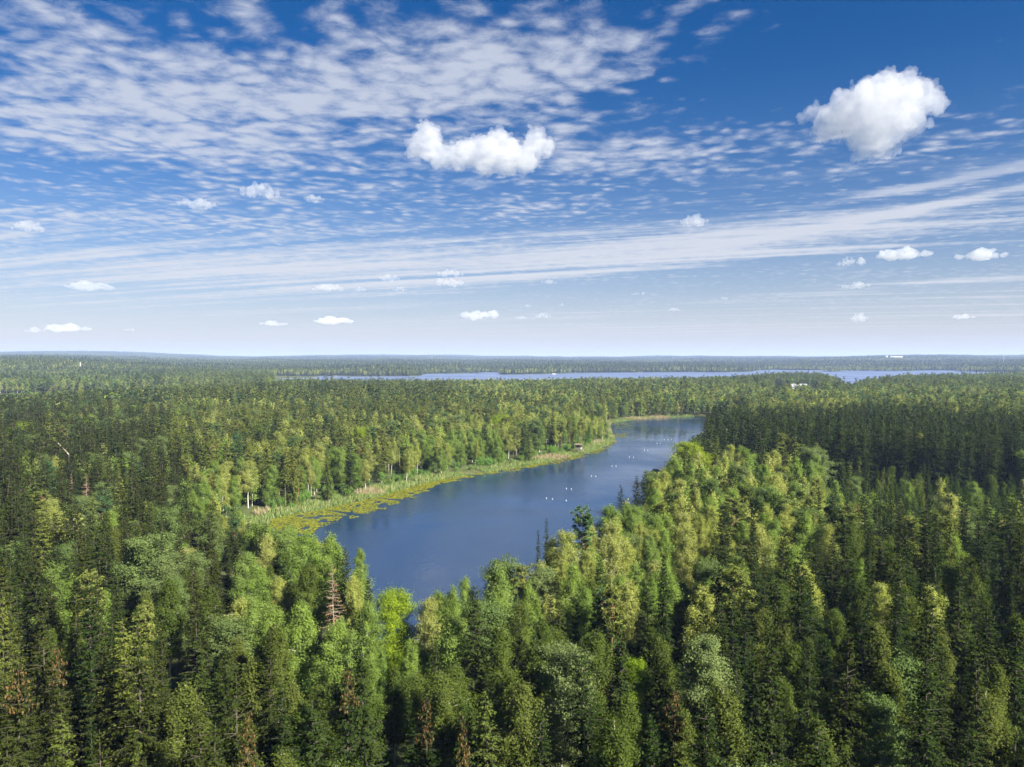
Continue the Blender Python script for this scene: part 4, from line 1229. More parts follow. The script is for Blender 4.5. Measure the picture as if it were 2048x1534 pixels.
near_p = [patch(100 + k_, 30, 24, m_) for k_, m_ in enumerate((0.85, 0.75, 0.55, 0.35, 0.2))]
far_p = [patch(120 + k_, 70, 60, m_, 1.0) for k_, m_ in enumerate((0.85, 0.7, 0.5, 0.3))]
pos, shp, trn, siz = [], [], [], []
for r0, r1, stp, pl in ((2300, 4600, 24, near_p), (4600, 11200, 58, far_p)):
    xm = r1 * 0.72
    gx, gy = np.meshgrid(np.arange(-xm, xm, stp), np.arange(r0 * 0.7, r1, stp))
    x = (gx + RNG.uniform(-.4, .4, gx.shape) * stp).ravel(); y = (gy + RNG.uniform(-.4, .4, gx.shape) * stp).ravel()
    dd_ = np.hypot(x, y); k_ = (dd_ > r0) & (dd_ < r1) & (np.abs(x) < y * 0.72)
    x, y = x[k_], y[k_]
    sdv = shore_big(x, y)
    k_ = sdv > (11 if r0 < 3000 else 25)
    x, y, sdv = x[k_], y[k_], sdv[k_]
    fld = vnoise(x, y, 260, 21) + 0.5 * vnoise(x, y, 90, 22)
    k_ = fld < 1.28
    x, y, sdv = x[k_], y[k_], sdv[k_]
    z = height(x, y)
    mixn = 0.12 + vnoise(x, y, 330, 23) * 0.80 + 0.25 * RNG.random(len(x)) + np.where(x / y < -0.26, 0.22, 0.0) * (np.hypot(x, y) < 3300)
    ii = np.clip((mixn * 1.15 - 0.10) * len(pl), 0, len(pl) - 1).astype(int)
    pos.append(np.stack([x, y, z - 0.3], 1)); shp.append(np.array(pl)[ii])
    trn.append(np.stack([0 * x, 0 * x, RNG.uniform(0, 6.28, len(x))], 1))
    s = RNG.uniform(0.85, 1.15, len(x)); siz.append(np.stack([s, s, s * (0.65 + 0.75 * vnoise(x, y, 210, 27)) * RNG.uniform(0.85, 1.15, len(x))], 1))
scatter('far_woods', np.concatenate(pos), np.concatenate(shp), np.concatenate(trn), np.concatenate(siz), 'hazy blue green woods on the islands and hills beyond the wide lake', 'woods')
print('far woods', sum(map(len, pos)), round(time.time() - T0, 1))

# ------------------------------------------------------------------ reeds and lily pads
def bank_points(n_, lo, hi, i0=0, i1=21, rng=RNG):
    seg = [(small_lake[i], small_lake[i + 1]) for i in range(i0, i1)]
    ln = np.array([np.linalg.norm(b - a) for a, b in seg]); pr = ln / ln.sum()
    k_ = rng.choice(len(seg), n_, p=pr); t_ = rng.random(n_)[:, None]
    a = np.array([s[0] for s in seg])[k_]; b = np.array([s[1] for s in seg])[k_]
    d = unit(b - a); nr = np.stack([d[:, 1], -d[:, 0]], 1)
    off = rng.uniform(lo, hi, n_)[:, None]
    return a + (b - a) * t_ - nr * off * SIDE


_m = (small_lake[10] + small_lake[11]) / 2; _d = unit((small_lake[11] - small_lake[10])[None])[0]
SIDE = 1.0
_t = _m - np.array((_d[1], -_d[0])) * 3.0
if shore_small(np.array([_t[0]]), np.array([_t[1]]))[0] < 0: SIDE = -1.0        # positive offsets lie on land


def reed_mesh(name, pts, hmin, hmax, mat, wdt=0.16):
    n_ = len(pts)
    z = np.maximum(height(pts[:, 0], pts[:, 1]), -0.4)
    p = np.stack([pts[:, 0], pts[:, 1], z - 0.1], 1)
    d = unit(np.stack([RNG.normal(0.05, 0.16, n_), RNG.normal(0, 0.16, n_), np.ones(n_)], 1))
    ln = RNG.uniform(hmin, hmax, n_)
    v, q = leaves(p, d, ln, wdt * RNG.uniform(0.7, 1.6, n_), RNG, unit(RNG.normal(size=(n_, 3)) * np.array((1, 1, 0.2))), 0.2)
    return mesh_from(name, v, q, mats=(mat,), tint=np.repeat(RNG.random(n_), 4))


M['reed'] = leaf_mat('green_reeds', (0.14, 0.20, 0.060), (0.14, 0.20, 0.060), (0.14, 0.20, 0.060), 0.35)
M['reed_dry'] = leaf_mat('dry_reeds', (0.26, 0.23, 0.13), (0.26, 0.23, 0.13), (0.26, 0.23, 0.13), 0.3, trans_col=(1.1, 1.0, 0.8))
M['lily'] = leaf_mat('lily_pad_leaves', (0.12, 0.13, 0.018), (0.12, 0.13, 0.018), (0.12, 0.13, 0.018), 0.15)
pts = bank_points(52000, -2.5, 9.0)
nz_ = vnoise(pts[:, 0], pts[:, 1], 14, 31)
ok = nz_ > 0.12
pts, nz_ = pts[ok], nz_[ok]
dry = (nz_ > 0.66) | (RNG.random(len(pts)) < 0.10)
tag(link(bpy.data.objects.new('reeds', reed_mesh('reeds', pts[~dry], 0.8, 2.0, M['reed']))), 'pale green reeds fringing the left bank of the lake', 'reeds', kind='stuff')
tag(link(bpy.data.objects.new('dry_reeds', reed_mesh('dry_reeds', pts[dry], 1.0, 2.3, M['reed_dry']))), 'straw coloured dry reeds in patches along the left bank', 'reeds', kind='stuff')


def pads(pts, r0, r1):
    n_ = len(pts); k_ = 6
    th = np.linspace(0, 2 * np.pi, k_, endpoint=False)[None, :] + RNG.uniform(0, 6, n_)[:, None]
    r_ = RNG.uniform(r0, r1, n_)[:, None] * RNG.uniform(0.8, 1.15, (n_, k_))
    tx_, ty_ = RNG.normal(0, 0.06, n_)[:, None], RNG.normal(0, 0.06, n_)[:, None]
    x = r_ * np.cos(th); y = r_ * np.sin(th)
    v = np.stack([pts[:, 0:1] + x, pts[:, 1:2] + y, 0.03 + np.abs(tx_) * r1 + np.abs(ty_) * r1 + x * tx_ + y * ty_ + RNG.uniform(0, .03, n_)[:, None]], -1).reshape(-1, 3)
    b = np.arange(n_)[:, None] * k_
    q = np.concatenate([b + np.array([[0, 1, 2, 3]]), b + np.array([[0, 3, 4, 5]])])
    return v, q


# the wide lily field in the left bay narrows to a strip along the bank
lp = []
def lily_band(i0, i1, w0, w1, n_, thr):
    t_pts = bank_points(n_, 0, 1, i0, i1)
    base_ = bank_points(1, 0, 0.001, i0, i1)
    seg = [(small_lake[i], small_lake[i + 1]) for i in range(i0, i1)]
    ln = np.array([np.linalg.norm(b - a) for a, b in seg]); cl = np.r_[0, np.cumsum(ln)]
    s_ = RNG.uniform(0, cl[-1], n_); k_ = np.clip(np.searchsorted(cl, s_, side='right') - 1, 0, len(seg) - 1)
    t_ = ((s_ - cl[k_]) / ln[k_])[:, None]
    a = np.array([q_[0] for q_ in seg])[k_]; b = np.array([q_[1] for q_ in seg])[k_]
    d = unit(b - a); nr = np.stack([d[:, 1], -d[:, 0]], 1) * SIDE
    wd_ = w0 + (w1 - w0) * s_ / cl[-1]
    off = RNG.beta(1.0, 1.35, n_) * wd_
    p_ = a + (b - a) * t_ + nr * (off + 0.6)[:, None]
    nn = vnoise(p_[:, 0], p_[:, 1], 3.2, 33) * 0.6 + vnoise(p_[:, 0], p_[:, 1], 13, 34) * 0.4
    ok_ = (nn > thr + 0.30 * (off / wd_) ** 2) & (shore_small(p_[:, 0], p_[:, 1]) < -0.3)
    lp.append(p_[ok_])
lily_band(17, 22, 24, 20, 9500, 0.33)
lily_band(13, 17, 8, 19, 6000, 0.36)
lily_band(10, 13, 6, 11, 3800, 0.36)
lily_band(6, 10, 5, 9, 3200, 0.30)
lily_band(2, 6, 26, 14, 4200, 0.52)
lp = np.concatenate(lp)
v, q = pads(lp, 0.20, 0.48)
tag(link(bpy.data.objects.new('lily_pads', mesh_from('lily_pads', v, q, mats=(M['lily'],), tint=np.repeat(RNG.random(len(lp)), 6)))), 'yellow green water lily pads covering the left bay and edge', 'water plants', kind='stuff')
print('reeds', len(pts), 'pads', len(lp), round(time.time() - T0, 1))

# ------------------------------------------------------------------ man-made things
M['plank'] = rough_mat('weathered_planks', (0.10, 0.078, 0.062), (0.15, 0.12, 0.098), 1.2, stretch=(1, 1, 4))
M['plank_light'] = rough_mat('pale_grey_boards', (0.20, 0.18, 0.17), (0.26, 0.235, 0.22), 1.5)
M['plank_dark'] = rough_mat('dark_timber', (0.07, 0.05, 0.04), (0.11, 0.085, 0.07), 1.5)
M['white'] = rough_mat('white_paint', (0.56, 0.56, 0.55), (0.64, 0.64, 0.62), 1.0, 0.5, spec=0.4)
M['roof_metal'] = rough_mat('light_sheet_roof', (0.17, 0.175, 0.185), (0.21, 0.215, 0.22), 0.3, 0.45, spec=0.4)
M['roof_red'] = rough_mat('brown_red_roof', (0.22, 0.10, 0.07), (0.28, 0.14, 0.10), 0.5)
M['roof_dark'] = rough_mat('dark_roof', (0.06, 0.06, 0.065), (0.09, 0.09, 0.095), 0.5)
M['wall_yellow'] = rough_mat('pale_wall', (0.60, 0.55, 0.42), (0.66, 0.61, 0.48), 0.5)
M['glass'] = rough_mat('dark_window_glass', (0.03, 0.04, 0.05), (0.05, 0.06, 0.07), 0.5, 0.1, spec=0.5)
M['rock'] = rough_mat('dark_boulder', (0.035, 0.03, 0.03), (0.075, 0.065, 0.06), 1.5, 0.8, 0.6)
M['steel'] = rough_mat('pale_steel', (0.30, 0.31, 0.33), (0.36, 0.37, 0.38), 0.5, 0.5)
M['sand'] = rough_mat('bare_sandy_ground', (0.42, 0.38, 0.31), (0.55, 0.50, 0.42), 0.02)
M['meadow'] = rough_mat('dry_meadow', (0.17, 0.17, 0.075), (0.24, 0.22, 0.10), 0.03)

# bird observation tower
tz = max(0.4, float(height(TOWER[None, 0], TOWER[None, 1])[0]))
tw = empty('observation_tower', (TOWER[0], TOWER[1], tz), R(-24))
tw.scale = (0.76, 0.76, 0.80)
tag(tw, 'small roofed wooden observation tower on posts at the left bank', 'tower')
for x in (-1.9, 1.9):
    for y in (-1.7, 1.7):
        MB().bar((x, y, -0.5), (x, y, 6.4 if y > 0 else 6.0), 0.13).build('post', M['plank'], tw)
MB().box((0, 0, 3.0), (4.5, 4.1, 0.18)).build('platform', M['plank'], tw)
for k_ in range(5):
    MB().box((0, -2.06, 3.24 + k_ * 0.25), (4.4, 0.05, 0.20)).build('board', M['plank_light'], tw)
    MB().box((2.26, 0, 3.24 + k_ * 0.25), (0.05, 4.0, 0.20)).build('board', M['plank_light'], tw)
    MB().box((-2.26, 0, 3.24 + k_ * 0.25), (0.05, 4.0, 0.20)).build('board', M['plank'], tw)
MB().box((0, 2.04, 4.55), (4.3, 0.06, 2.9)).build('back_wall', M['plank_dark'], tw)
rf = MB().box((0, -0.1, 6.45), (5.6, 5.2, 0.16), 0, R(5)).build('roof', M['plank'], tw)
for a, b in (((-1.9, -1.7, 0.1), (1.9, -1.7, 2.8)), ((1.9, -1.7, 0.1), (-1.9, -1.7, 2.8)), ((1.9, -1.7, 0.1), (1.9, 1.7, 2.8)), ((1.9, 1.7, 0.1), (1.9, -1.7, 2.8))):
    MB().bar(a, b, 0.07, 4).build('brace', M['plank'], tw)
for k_ in range(8):
    MB().box((2.9 + (8 - k_) * 0.26, 0.6, 0.34 + k_ * 0.36), (0.28, 1.0, 0.06)).build('step', M['plank_light'], tw)
MB().bar((5.2, 0.1, 0.0), (2.9, 0.1, 3.0), 0.07, 4).bar((5.2, 1.1, 0.0), (2.9, 1.1, 3.0), 0.07, 4).build('stringer', M['plank'], tw)


def jetty(name, p0, length, width, ang, label, cat, mat):
    e = empty(name, (p0[0], p0[1], 0.0), ang)
    tag(e, label, cat)
    n_ = max(6, int(length / 0.8))
    for k_ in range(n_):
        MB().box(((k_ + 0.5) * length / n_, 0, 0.52 + 0.006 * (k_ % 3)), (length / n_ * 0.92, width, 0.06)).build('plank', mat, e)
    MB().box((length / 2, width * 0.36, 0.42), (length, 0.14, 0.14)).box((length / 2, -width * 0.36, 0.42), (length, 0.14, 0.14)).build('beam', M['plank_dark'], e)
    for x in np.arange(0.5, length, 3.0):
        for s in (-1, 1):
            MB().bar((x, s * width * 0.36, -1.2), (x, s * width * 0.36, 0.62), 0.09).build('pile', M['plank_dark'], e)
    return e


jetty('dock', (DOCK[0] + 9, DOCK[1] - 1), 17, 2.4, R(176), 'pale wooden dock reaching into the lake from the right bank', 'dock', M['plank_light'])
jp = ground(1222, 884)
jetty('jetty', (jp[0] - 2, jp[1]), 6, 1.4, R(4), 'short narrow jetty at the point of the left bank', 'jetty', M['plank_light'])

# rowing boat moored at the dock
bp = ground(1399, 891.5)
boat = empty('rowing_boat', (bp[0], bp[1], 0.0), R(168)); tag(boat, 'small dark rowing boat moored beside the pale dock', 'boat')
nst = 9; hv, hf = [], []
for k_ in range(nst):
    u = k_ / (nst - 1); half = 0.72 * math.sin(math.pi * (0.12 + 0.80 * u)) ** 0.7; x = -2.3 + 4.6 * u
    keel = -0.12 + 0.25 * abs(u - 0.45) ** 2
    for s, zt in ((-1, 0.5), (-0.72, 0.12), (0, keel), (0.72, 0.12), (1, 0.5)):
        hv.append((x, s * half, zt + (0.18 * u * u if zt > 0.3 else 0)))
for k_ in range(nst - 1):
    for j in range(4):
        a = k_ * 5 + j; hf.append((a, a + 1, a + 6, a + 5))
hf += [(0, 1, 2, 3, 4), tuple((nst - 1) * 5 + j for j in (4, 3, 2, 1, 0))]
hull = MB().poly(hv, hf).build('hull', M['plank_dark'], boat)
sm = hull.modifiers.new('thick', 'SOLIDIFY'); sm.thickness = 0.05
for x in (-1.2, 0.1, 1.2): MB().box((x, 0, 0.34), (0.26, 1.15, 0.05)).build('seat', M['plank'], boat)

# dark boulder at the water's edge
rp = ground(1313, 945)
bm = bmesh.new(); bmesh.ops.create_icosphere(bm, subdivisions=3, radius=1.0)
for v_ in bm.verts:
    k_ = 1 + 0.35 * mnoise.noise(v_.co * 1.6 + Vector((4, 2, 1))) + 0.12 * mnoise.noise(v_.co * 4)
    v_.co = Vector((v_.co.x * 2.6 * k_, v_.co.y * 1.8 * k_, v_.co.z * 1.35 * k_))
me = bpy.data.meshes.new('boulder'); bm.to_mesh(me); bm.free(); me.materials.append(M['rock'])
bo = link(bpy.data.objects.new('boulder', me)); bo.location = (rp[0], rp[1], 0.35); bo.rotation_euler = (0.1, 0.15, 0.4)
tag(bo, 'dark wet boulder at the edge of the right bank', 'rock')

# white buoys
BU = [(1093, 997), (1105, 998.5), (1132.5, 1001.5), (1133, 977.5), (1142.5, 978.5), (1182.5, 952.5), (1191.5, 953), (1224, 932.5), (1232, 932.5), (1258.5, 914.5), (1267, 915), (1289, 900.5), (1295.5, 901), (1314, 887), (1320.5, 887), (1328.5, 879.3), (1336.5, 879.7), (1343, 879.5)]
BL = ['left buoy of the nearest pair', 'right buoy of the nearest pair', 'single white buoy right of the nearest pair', 'left buoy of the second nearest pair', 'right buoy of the second nearest pair', 'left buoy of the third nearest pair', 'right buoy of the third nearest pair', 'left buoy of the fourth nearest pair', 'right buoy of the fourth nearest pair', 'left buoy of the fifth nearest pair', 'right buoy of the fifth nearest pair', 'left buoy of the sixth nearest pair', 'right buoy of the sixth nearest pair', 'left buoy of the pair before the farthest row', 'right buoy of the pair before the farthest row', 'left buoy of the farthest three', 'middle buoy of the farthest three', 'right buoy of the farthest three']
bm = bmesh.new(); bmesh.ops.create_uvsphere(bm, u_segments=14, v_segments=9, radius=0.15)
bme = bpy.data.meshes.new('float'); bm.to_mesh(bme); bm.free(); bme.materials.append(M['white']); bme.polygons.foreach_set('use_smooth', np.ones(len(bme.polygons), bool))
ring = MB().bar((0, 0, 0.21), (0, 0, 0.32), 0.07, 8)
rme = bpy.data.meshes.new('eyelet'); rme.from_pydata(ring.v, [], ring.f); rme.materials.append(M['white'])
for (px, py), lab in zip(BU, BL):
    x, y = ground(px, py)
    e = empty('buoy', (x, y, 0.10)); tag(e, ('white round buoy afloat, ' + lab) if 'single' not in lab else lab + ' on the lake', 'buoy', 'white buoys on the lake')
    link(bpy.data.objects.new('float', bme), e); link(bpy.data.objects.new('eyelet', rme), e)

# leaning debarked snag in the left forest
x, y = ground(122, 908, 19.0); zg = float(height(np.array([x]), np.array([y]))[0])
sn = empty('leaning_snag', (x + 2.6, y, zg)); tag(sn, 'bare pale broken trunk leaning over the left forest', 'dead tree')
pa = np.array([(0.4, 0, -0.2), (0.5, 0, 8), (0.3, 0, 16.4), (-0.5, 0, 17.4), (-2.2, 0, 19.2), (-4.2, 0, 21.4)])
v1, q1 = tube(pa[:3], np.array((0.30, 0.27, 0.24)), 7)
link(bpy.data.objects.new('trunk', mesh_from('trunk', v1, q1, mats=(M['bark_spruce'],), smooth=True)), sn)
v1, q1 = tube(pa[2:], np.array((0.24, 0.23, 0.20, 0.13)), 7)
link(bpy.data.objects.new('broken_top', mesh_from('broken_top', v1, q1, mats=(M['wood_pale'],), smooth=True)), sn)
for k_, (px_, pz_) in enumerate(((-1.2, 18.1), (-3.2, 20.3))):
    MB().bar((px_, 0, pz_), (px_ + 0.5, 0.4 - k_, pz_ + 0.7), 0.05, 5, 0.02).build('limb', M['wood_pale'], sn)
for k_, (ox, oy, hh_) in enumerate(((2.2, -2.6, 18.2), (4.8, -3.6, 17.0))):
    plant('spruce_tree', (3, 0)[k_], x + ox, y + oy, float(height(np.array([x + ox]), np.array([y + oy]))[0]), hh_, 1.45, 1.7 * k_, ('olive spruce right in front of the leaning snag', 'dark spruce just right of the leaning snag')[k_])


def house(name, px, py, length, depth, wall_h, roof_h, ang, wall, roof, label, windows=4, chimney=True):
    x, y = ground(px, py, 3.0); z = float(height(np.array([x]), np.array([y]))[0])
    e = empty(name, (x, y, z), ang); tag(e, label, 'house', 'houses beyond the forest')
    hl, hd = length / 2, depth / 2
    w_ = MB().poly([(-hl, -hd, -0.5), (hl, -hd, -0.5), (hl, hd, -0.5), (-hl, hd, -0.5), (-hl, -hd, wall_h), (hl, -hd, wall_h), (hl, hd, wall_h), (-hl, hd, wall_h), (-hl, 0, wall_h + roof_h * 0.94), (hl, 0, wall_h + roof_h * 0.94)],
                   [(0, 1, 5, 4), (2, 3, 7, 6), (1, 2, 6, 9, 5), (3, 0, 4, 8, 7)])
    w_.build('wall', wall, e)
    o_ = 0.5
    for s in (-1, 1):
        sl = roof_h / hd
        pts_ = [(-hl - o_, s * (hd + o_), wall_h - o_ * sl), (hl + o_, s * (hd + o_), wall_h - o_ * sl), (hl + o_, 0, wall_h + roof_h), (-hl - o_, 0, wall_h + roof_h)]
        top_ = [(a, b, c + 0.22) for a, b, c in pts_]
        MB().poly(pts_ + top_, [(0, 3, 2, 1), (4, 5, 6, 7), (0, 1, 5, 4), (1, 2, 6, 5), (2, 3, 7, 6), (3, 0, 4, 7)]).build('roof_slope', roof, e)
    if chimney: MB().box((hl * 0.3, hd * 0.2, wall_h + roof_h + 0.4), (0.9, 0.9, 2.2)).build('chimney', M['roof_dark'], e)
    for k_ in range(windows):
        wx = -hl + (k_ + 0.5) * length / windows
        f_ = MB().box((wx, -hd - 0.03, wall_h * 0.55), (1.5, 0.10, 1.6)).build('window', M['white'], e)
        MB().box((wx, -hd - 0.09, wall_h * 0.55), (1.2, 0.05, 1.3)).build('pane', M['glass'], f_)
    MB().box((hl - 1.6 if windows < 3 else 0.2, -hd - 0.04, 1.0), (1.1, 0.12, 2.1)).build('door', M['plank_dark'], e)
    return e


house('farm_house', 1597, 777.5, 26, 10, 3.6, 5.0, R(-8), M['white'], M['roof_metal'], 'long farm building with light sheet roof in the clearing right of centre', 6)
house('farm_house', 1584, 773.5, 12, 9, 4.0, 4.2, R(60), M['white'], M['roof_metal'], 'small white gabled house behind the long light roofed farm building', 2)
house('long_house', 136, 777.5, 30, 10, 3.4, 2.4, R(4), M['white'], M['roof_metal'], 'long low white building at the left, wider of the two in the row', 6, False)
house('long_house', 117, 777.0, 8, 8, 3.2, 2.2, R(4), M['white'], M['roof_metal'], 'short white building left of the long low white one', 2, False)
house('cottage', 72, 777.0, 12, 8, 3.4, 3.0, R(10), M['white'], M['roof_metal'], 'white cottage between trees near the left edge, right one', 3)
house('cottage', 38, 777.5, 11, 8, 3.2, 3.0, R(-6), M['wall_yellow'], M['roof_metal'], 'pale cottage between trees near the left edge, left one', 3)
house('gabled_house', 324, 773.0, 9, 10, 7.0, 5.5, R(80), M['white'], M['roof_dark'], 'tall white gabled house standing between trees on the left', 2)
house('shore_cottage', 671, 751.6, 12, 8, 3.5, 3.0, R(10), M['white'], M['roof_dark'], 'white cottage on the far shore of the wide lake, left of the peninsula', 3)
house('shore_cottage', 1108, 747.3, 11, 8, 3.2, 4.0, R(-6), M['white'], M['roof_metal'], 'white cottage on the far shore above the lake middle', 3)
house('shore_cottage', 1280, 744.3, 12, 8, 3.2, 3.0, R(0), M['wall_yellow'], M['roof_dark'], 'pale cottage low on the far shore right of centre', 3)

# hilltop works with chimney, and two thin masts
def far_spot(px, D_):
    u = (px - 1024) / F
    y = D_ / math.sqrt(1 + u * u); x = u * y
    return x, y, float(height(np.array([x]), np.array([y]))[0])


x, y, z = far_spot(1773, 5900)
hw = empty('hilltop_building', (x, y, z), R(-8)); tag(hw, 'white low building with a tower block on the far hill at right', 'building')
MB().box((0, 0, 14), (10, 10, 30)).build('tower_block', M['white'], hw)
MB().box((60, 0, 13), (78, 20, 26)).build('hall', M['white'], hw)
MB().box((60, 0, 26.6), (80, 22, 1.2)).build('roof', M['roof_metal'], hw)
for k_ in range(7):
    f_ = MB().box((28 + k_ * 10.5, -10.06, 17), (6, 0.3, 5)).build('window', M['roof_dark'], hw)
MB().bar((0, 0, 29), (0, 0, 50), 0.9, 6, 0.4).build('mast', M['steel'], hw)


def mast(px, D_, h_, label):
    x, y, z = far_spot(px, D_)
    e = empty('radio_mast', (x, y, z)); tag(e, label, 'mast')
    for k_ in range(3):
        a = k_ * 2.094
        MB().bar((1.6 * math.cos(a), 1.6 * math.sin(a), -1), (0.5 * math.cos(a), 0.5 * math.sin(a), h_), 0.35, 5).build('leg', M['steel'], e)
    br = MB()
    for j in range(10):
        zz_ = h_ * (j + 0.5) / 10; r_ = 1.6 - 1.1 * (j + 0.5) / 10
        for k_ in range(3):
            a, b = k_ * 2.094, (k_ + 1) * 2.094
            br.bar((r_ * math.cos(a), r_ * math.sin(a), zz_), (r_ * math.cos(b), r_ * math.sin(b), zz_ + h_ / 12), 0.2, 4)
    br.build('bracing', M['steel'], e)
    for zz_ in (0.72, 0.9): MB().bar((0, -1.5, h_ * zz_), (0, -0.6, h_ * zz_), 0.9, 10).build('dish', M['white'], e)


mast(2007, 4300, 55, 'thin pale radio mast on the far shore near the right edge')
mast(864, 6500, 62, 'thin pale radio mast on the far hill left of centre')
mast(161, 2350, 30, 'thin white mast rising from the hazy woods at the left')

# ------------------------------------------------------------------ haze
bm = bmesh.new(); bmesh.ops.create_cube(bm, size=1.0)
me = bpy.data.meshes.new('haze'); bm.to_mesh(me); bm.free()
m, t, o = mat_new('thin_air')
pv = t.new('ShaderNodeVolumePrincipled')
pv.inputs['Color'].default_value = (0.40, 0.54, 0.95, 1)
pv.inputs['Density'].default_value = 0.000062
pv.inputs['Anisotropy'].default_value = 0.0
t.link(pv.outputs[0], o.inputs['Volume'])
me.materials.append(m)
hz = link(bpy.data.objects.new('haze', me))
HB, HT = -5.0, float(max(HMAX + 27.0, CAM_H + 20))
hz.scale = (26400, 26400, HT - HB); hz.location = (0, 0, (HT + HB) / 2)
tag(hz, kind='stuff')

# ------------------------------------------------------------------ cumulus clouds
m, t, o = mat_new('cloud_vapour')
pv = t.new('ShaderNodeVolumePrincipled')
pv.inputs['Color'].default_value = (0.80, 0.81, 0.84, 1)
pv.inputs['Density'].default_value = 0.0055
pv.inputs['Anisotropy'].default_value = 0.1
t.link(pv.outputs[0], o.inputs['Volume'])
M['cloud'] = m
m, t, o = mat_new('distant_cloud_vapour')
pv = t.new('ShaderNodeVolumePrincipled')
pv.inputs['Color'].default_value = (0.74, 0.755, 0.79, 1)
pv.inputs['Density'].default_value = 0.0022
pv.inputs['Anisotropy'].default_value = 0.1
t.link(pv.outputs[0], o.inputs['Volume'])
M['cloud_far'] = m
M['cloud_mid'] = m.copy(); M['cloud_mid'].name = 'nearer_cloud_vapour'
for nd in M['cloud_mid'].node_tree.nodes:
    if nd.type == 'PRINCIPLED_VOLUME': nd.inputs['Density'].default_value = 0.005


def puff_mesh(balls, seed, vox, amp, mat='cloud'):
    """one closed lumpy body: spheres, fused by a voxel remesh, then roughened"""
    bm = bmesh.new()
    for (x, y, z, r_) in balls:
        g_ = bmesh.ops.create_icosphere(bm, subdivisions=3, radius=1.0)
        for v_ in g_['verts']:
            c = v_.co.copy()
            v_.co = Vector((x, y, z)) + c * r_ * (1 + 0.30 * mnoise.noise(c * 1.7 + Vector((seed, x * .01, z * .01))))
    me = bpy.data.meshes.new('puff'); bm.to_mesh(me); bm.free()
    ob = bpy.data.objects.new('puff', me); COL.objects.link(ob)
    rm = ob.modifiers.new('fuse', 'REMESH'); rm.mode = 'VOXEL'; rm.voxel_size = vox
    dg = bpy.context.evaluated_depsgraph_get()
    out_ = bpy.data.meshes.new_from_object(ob.evaluated_get(dg))
    bpy.data.objects.remove(ob); bpy.data.meshes.remove(me)
    n_ = len(out_.vertices); co = np.empty(n_ * 3, np.float32); out_.vertices.foreach_get('co', co); co = co.reshape(-1, 3)
    nr = np.empty(n_ * 3, np.float32); out_.vertices.foreach_get('normal', nr); nr = nr.reshape(-1, 3)
    off = np.array([mnoise.fractal(Vector(c) / (amp * 2.6) + Vector((seed, 0, 0)), 0.65, 2.1, 5) for c in co], np.float32)
    co = co + nr * (off * amp)[:, None]
    out_.vertices.foreach_set('co', co.astype(np.float32).ravel()); out_.update()
    out_.materials.append(M[mat])
    return out_


def cloud(px, py, wpx, hpx, dist, mesh, label, mirror=False, group='small cumulus clouds'):
    d = ray(px, py); d = d / np.linalg.norm(d)
    p_ = np.array((0, 0, CAM_H)) + d * dist
    o_ = link(bpy.data.objects.new('cloud', mesh))
    o_.location = p_
    cth = d[1] * math.cos(PITCH) - d[2] * math.sin(PITCH)          # turned to face the viewer, so no wide-angle stretch
    wpx, hpx = wpx * cth * cth, hpx * cth
    k_ = dist / F
    bx = mesh['ext']
    o_.scale = (wpx * k_ / bx[0] * (-1 if mirror else 1), wpx * k_ / bx[0], hpx * k_ / bx[2])
    o_.rotation_euler = (0, 0, -math.atan2(d[0], d[1]))
    if dist < 11500 and group.startswith('small'):
        o_.material_slots[0].link = 'OBJECT'; o_.material_slots[0].material = M['cloud_mid']
    tag(o_, label, 'cloud', group)
    return o_


def finish(mesh):
    n_ = len(mesh.vertices); co = np.empty(n_ * 3, np.float32); mesh.vertices.foreach_get('co', co); co = co.reshape(-1, 3)
    c = (co.max(0) + co.min(0)) / 2
    mesh.vertices.foreach_set('co', (co - c).ravel()); mesh.update()
    mesh['ext'] = [float(a) for a in (co.max(0) - co.min(0))]
    return mesh


cr = np.random.default_rng(5)
# large cloud at the upper right, traced from its lobes (metres at 3.6 km; x right, z up)
B1 = [(-190, 0, -10, 95), (-110, 20, 30, 120), (0, 0, 60, 135), (90, 10, 80, 130), (190, 0, 60, 110), (260, 0, 50, 80), (150, 0, -20, 120), (40, 0, -40, 130), (60, 0, -120, 95), (-10, 0, -150, 70), (100, 0, -110, 70), (-60, 0, -60, 100),
      (-300, 0, 60, 38), (-345, 0, 40, 22), (-250, 0, 30, 45), (-235, 0, -60, 50), (310, 0, 20, 55), (60, 0, 170, 40), (110, 0, 175, 40), (170, 0, 150, 45), (-40, 0, -185, 40)]
def tatters(B, n_, seed, lo, hi):
    """small torn scraps round the edge of a cloud"""
    g = np.random.default_rng(seed); r_ = []
    while len(r_) < n_:
        bx, by, bz, br = B[g.integers(len(B))]
        a = g.uniform(0, 6.283); rr = br * g.uniform(0.98, 1.16)
        x, z = bx + rr * math.cos(a), bz + rr * math.sin(a)
        if all((x - c[0]) ** 2 + (z - c[2]) ** 2 > (c[3] * 0.93) ** 2 for c in B): r_.append((x, by + g.uniform(-20, 20), z, g.uniform(lo, hi)))
    return r_


B1 += tatters(B1, 46, 4, 9, 22)
big_cloud = finish(puff_mesh(B1, 3, 7, 22))
cloud(1740, 233, 328, 192, 3700, big_cloud, 'large white puffy cloud alone in the deep blue at upper right', group='large cumulus clouds')
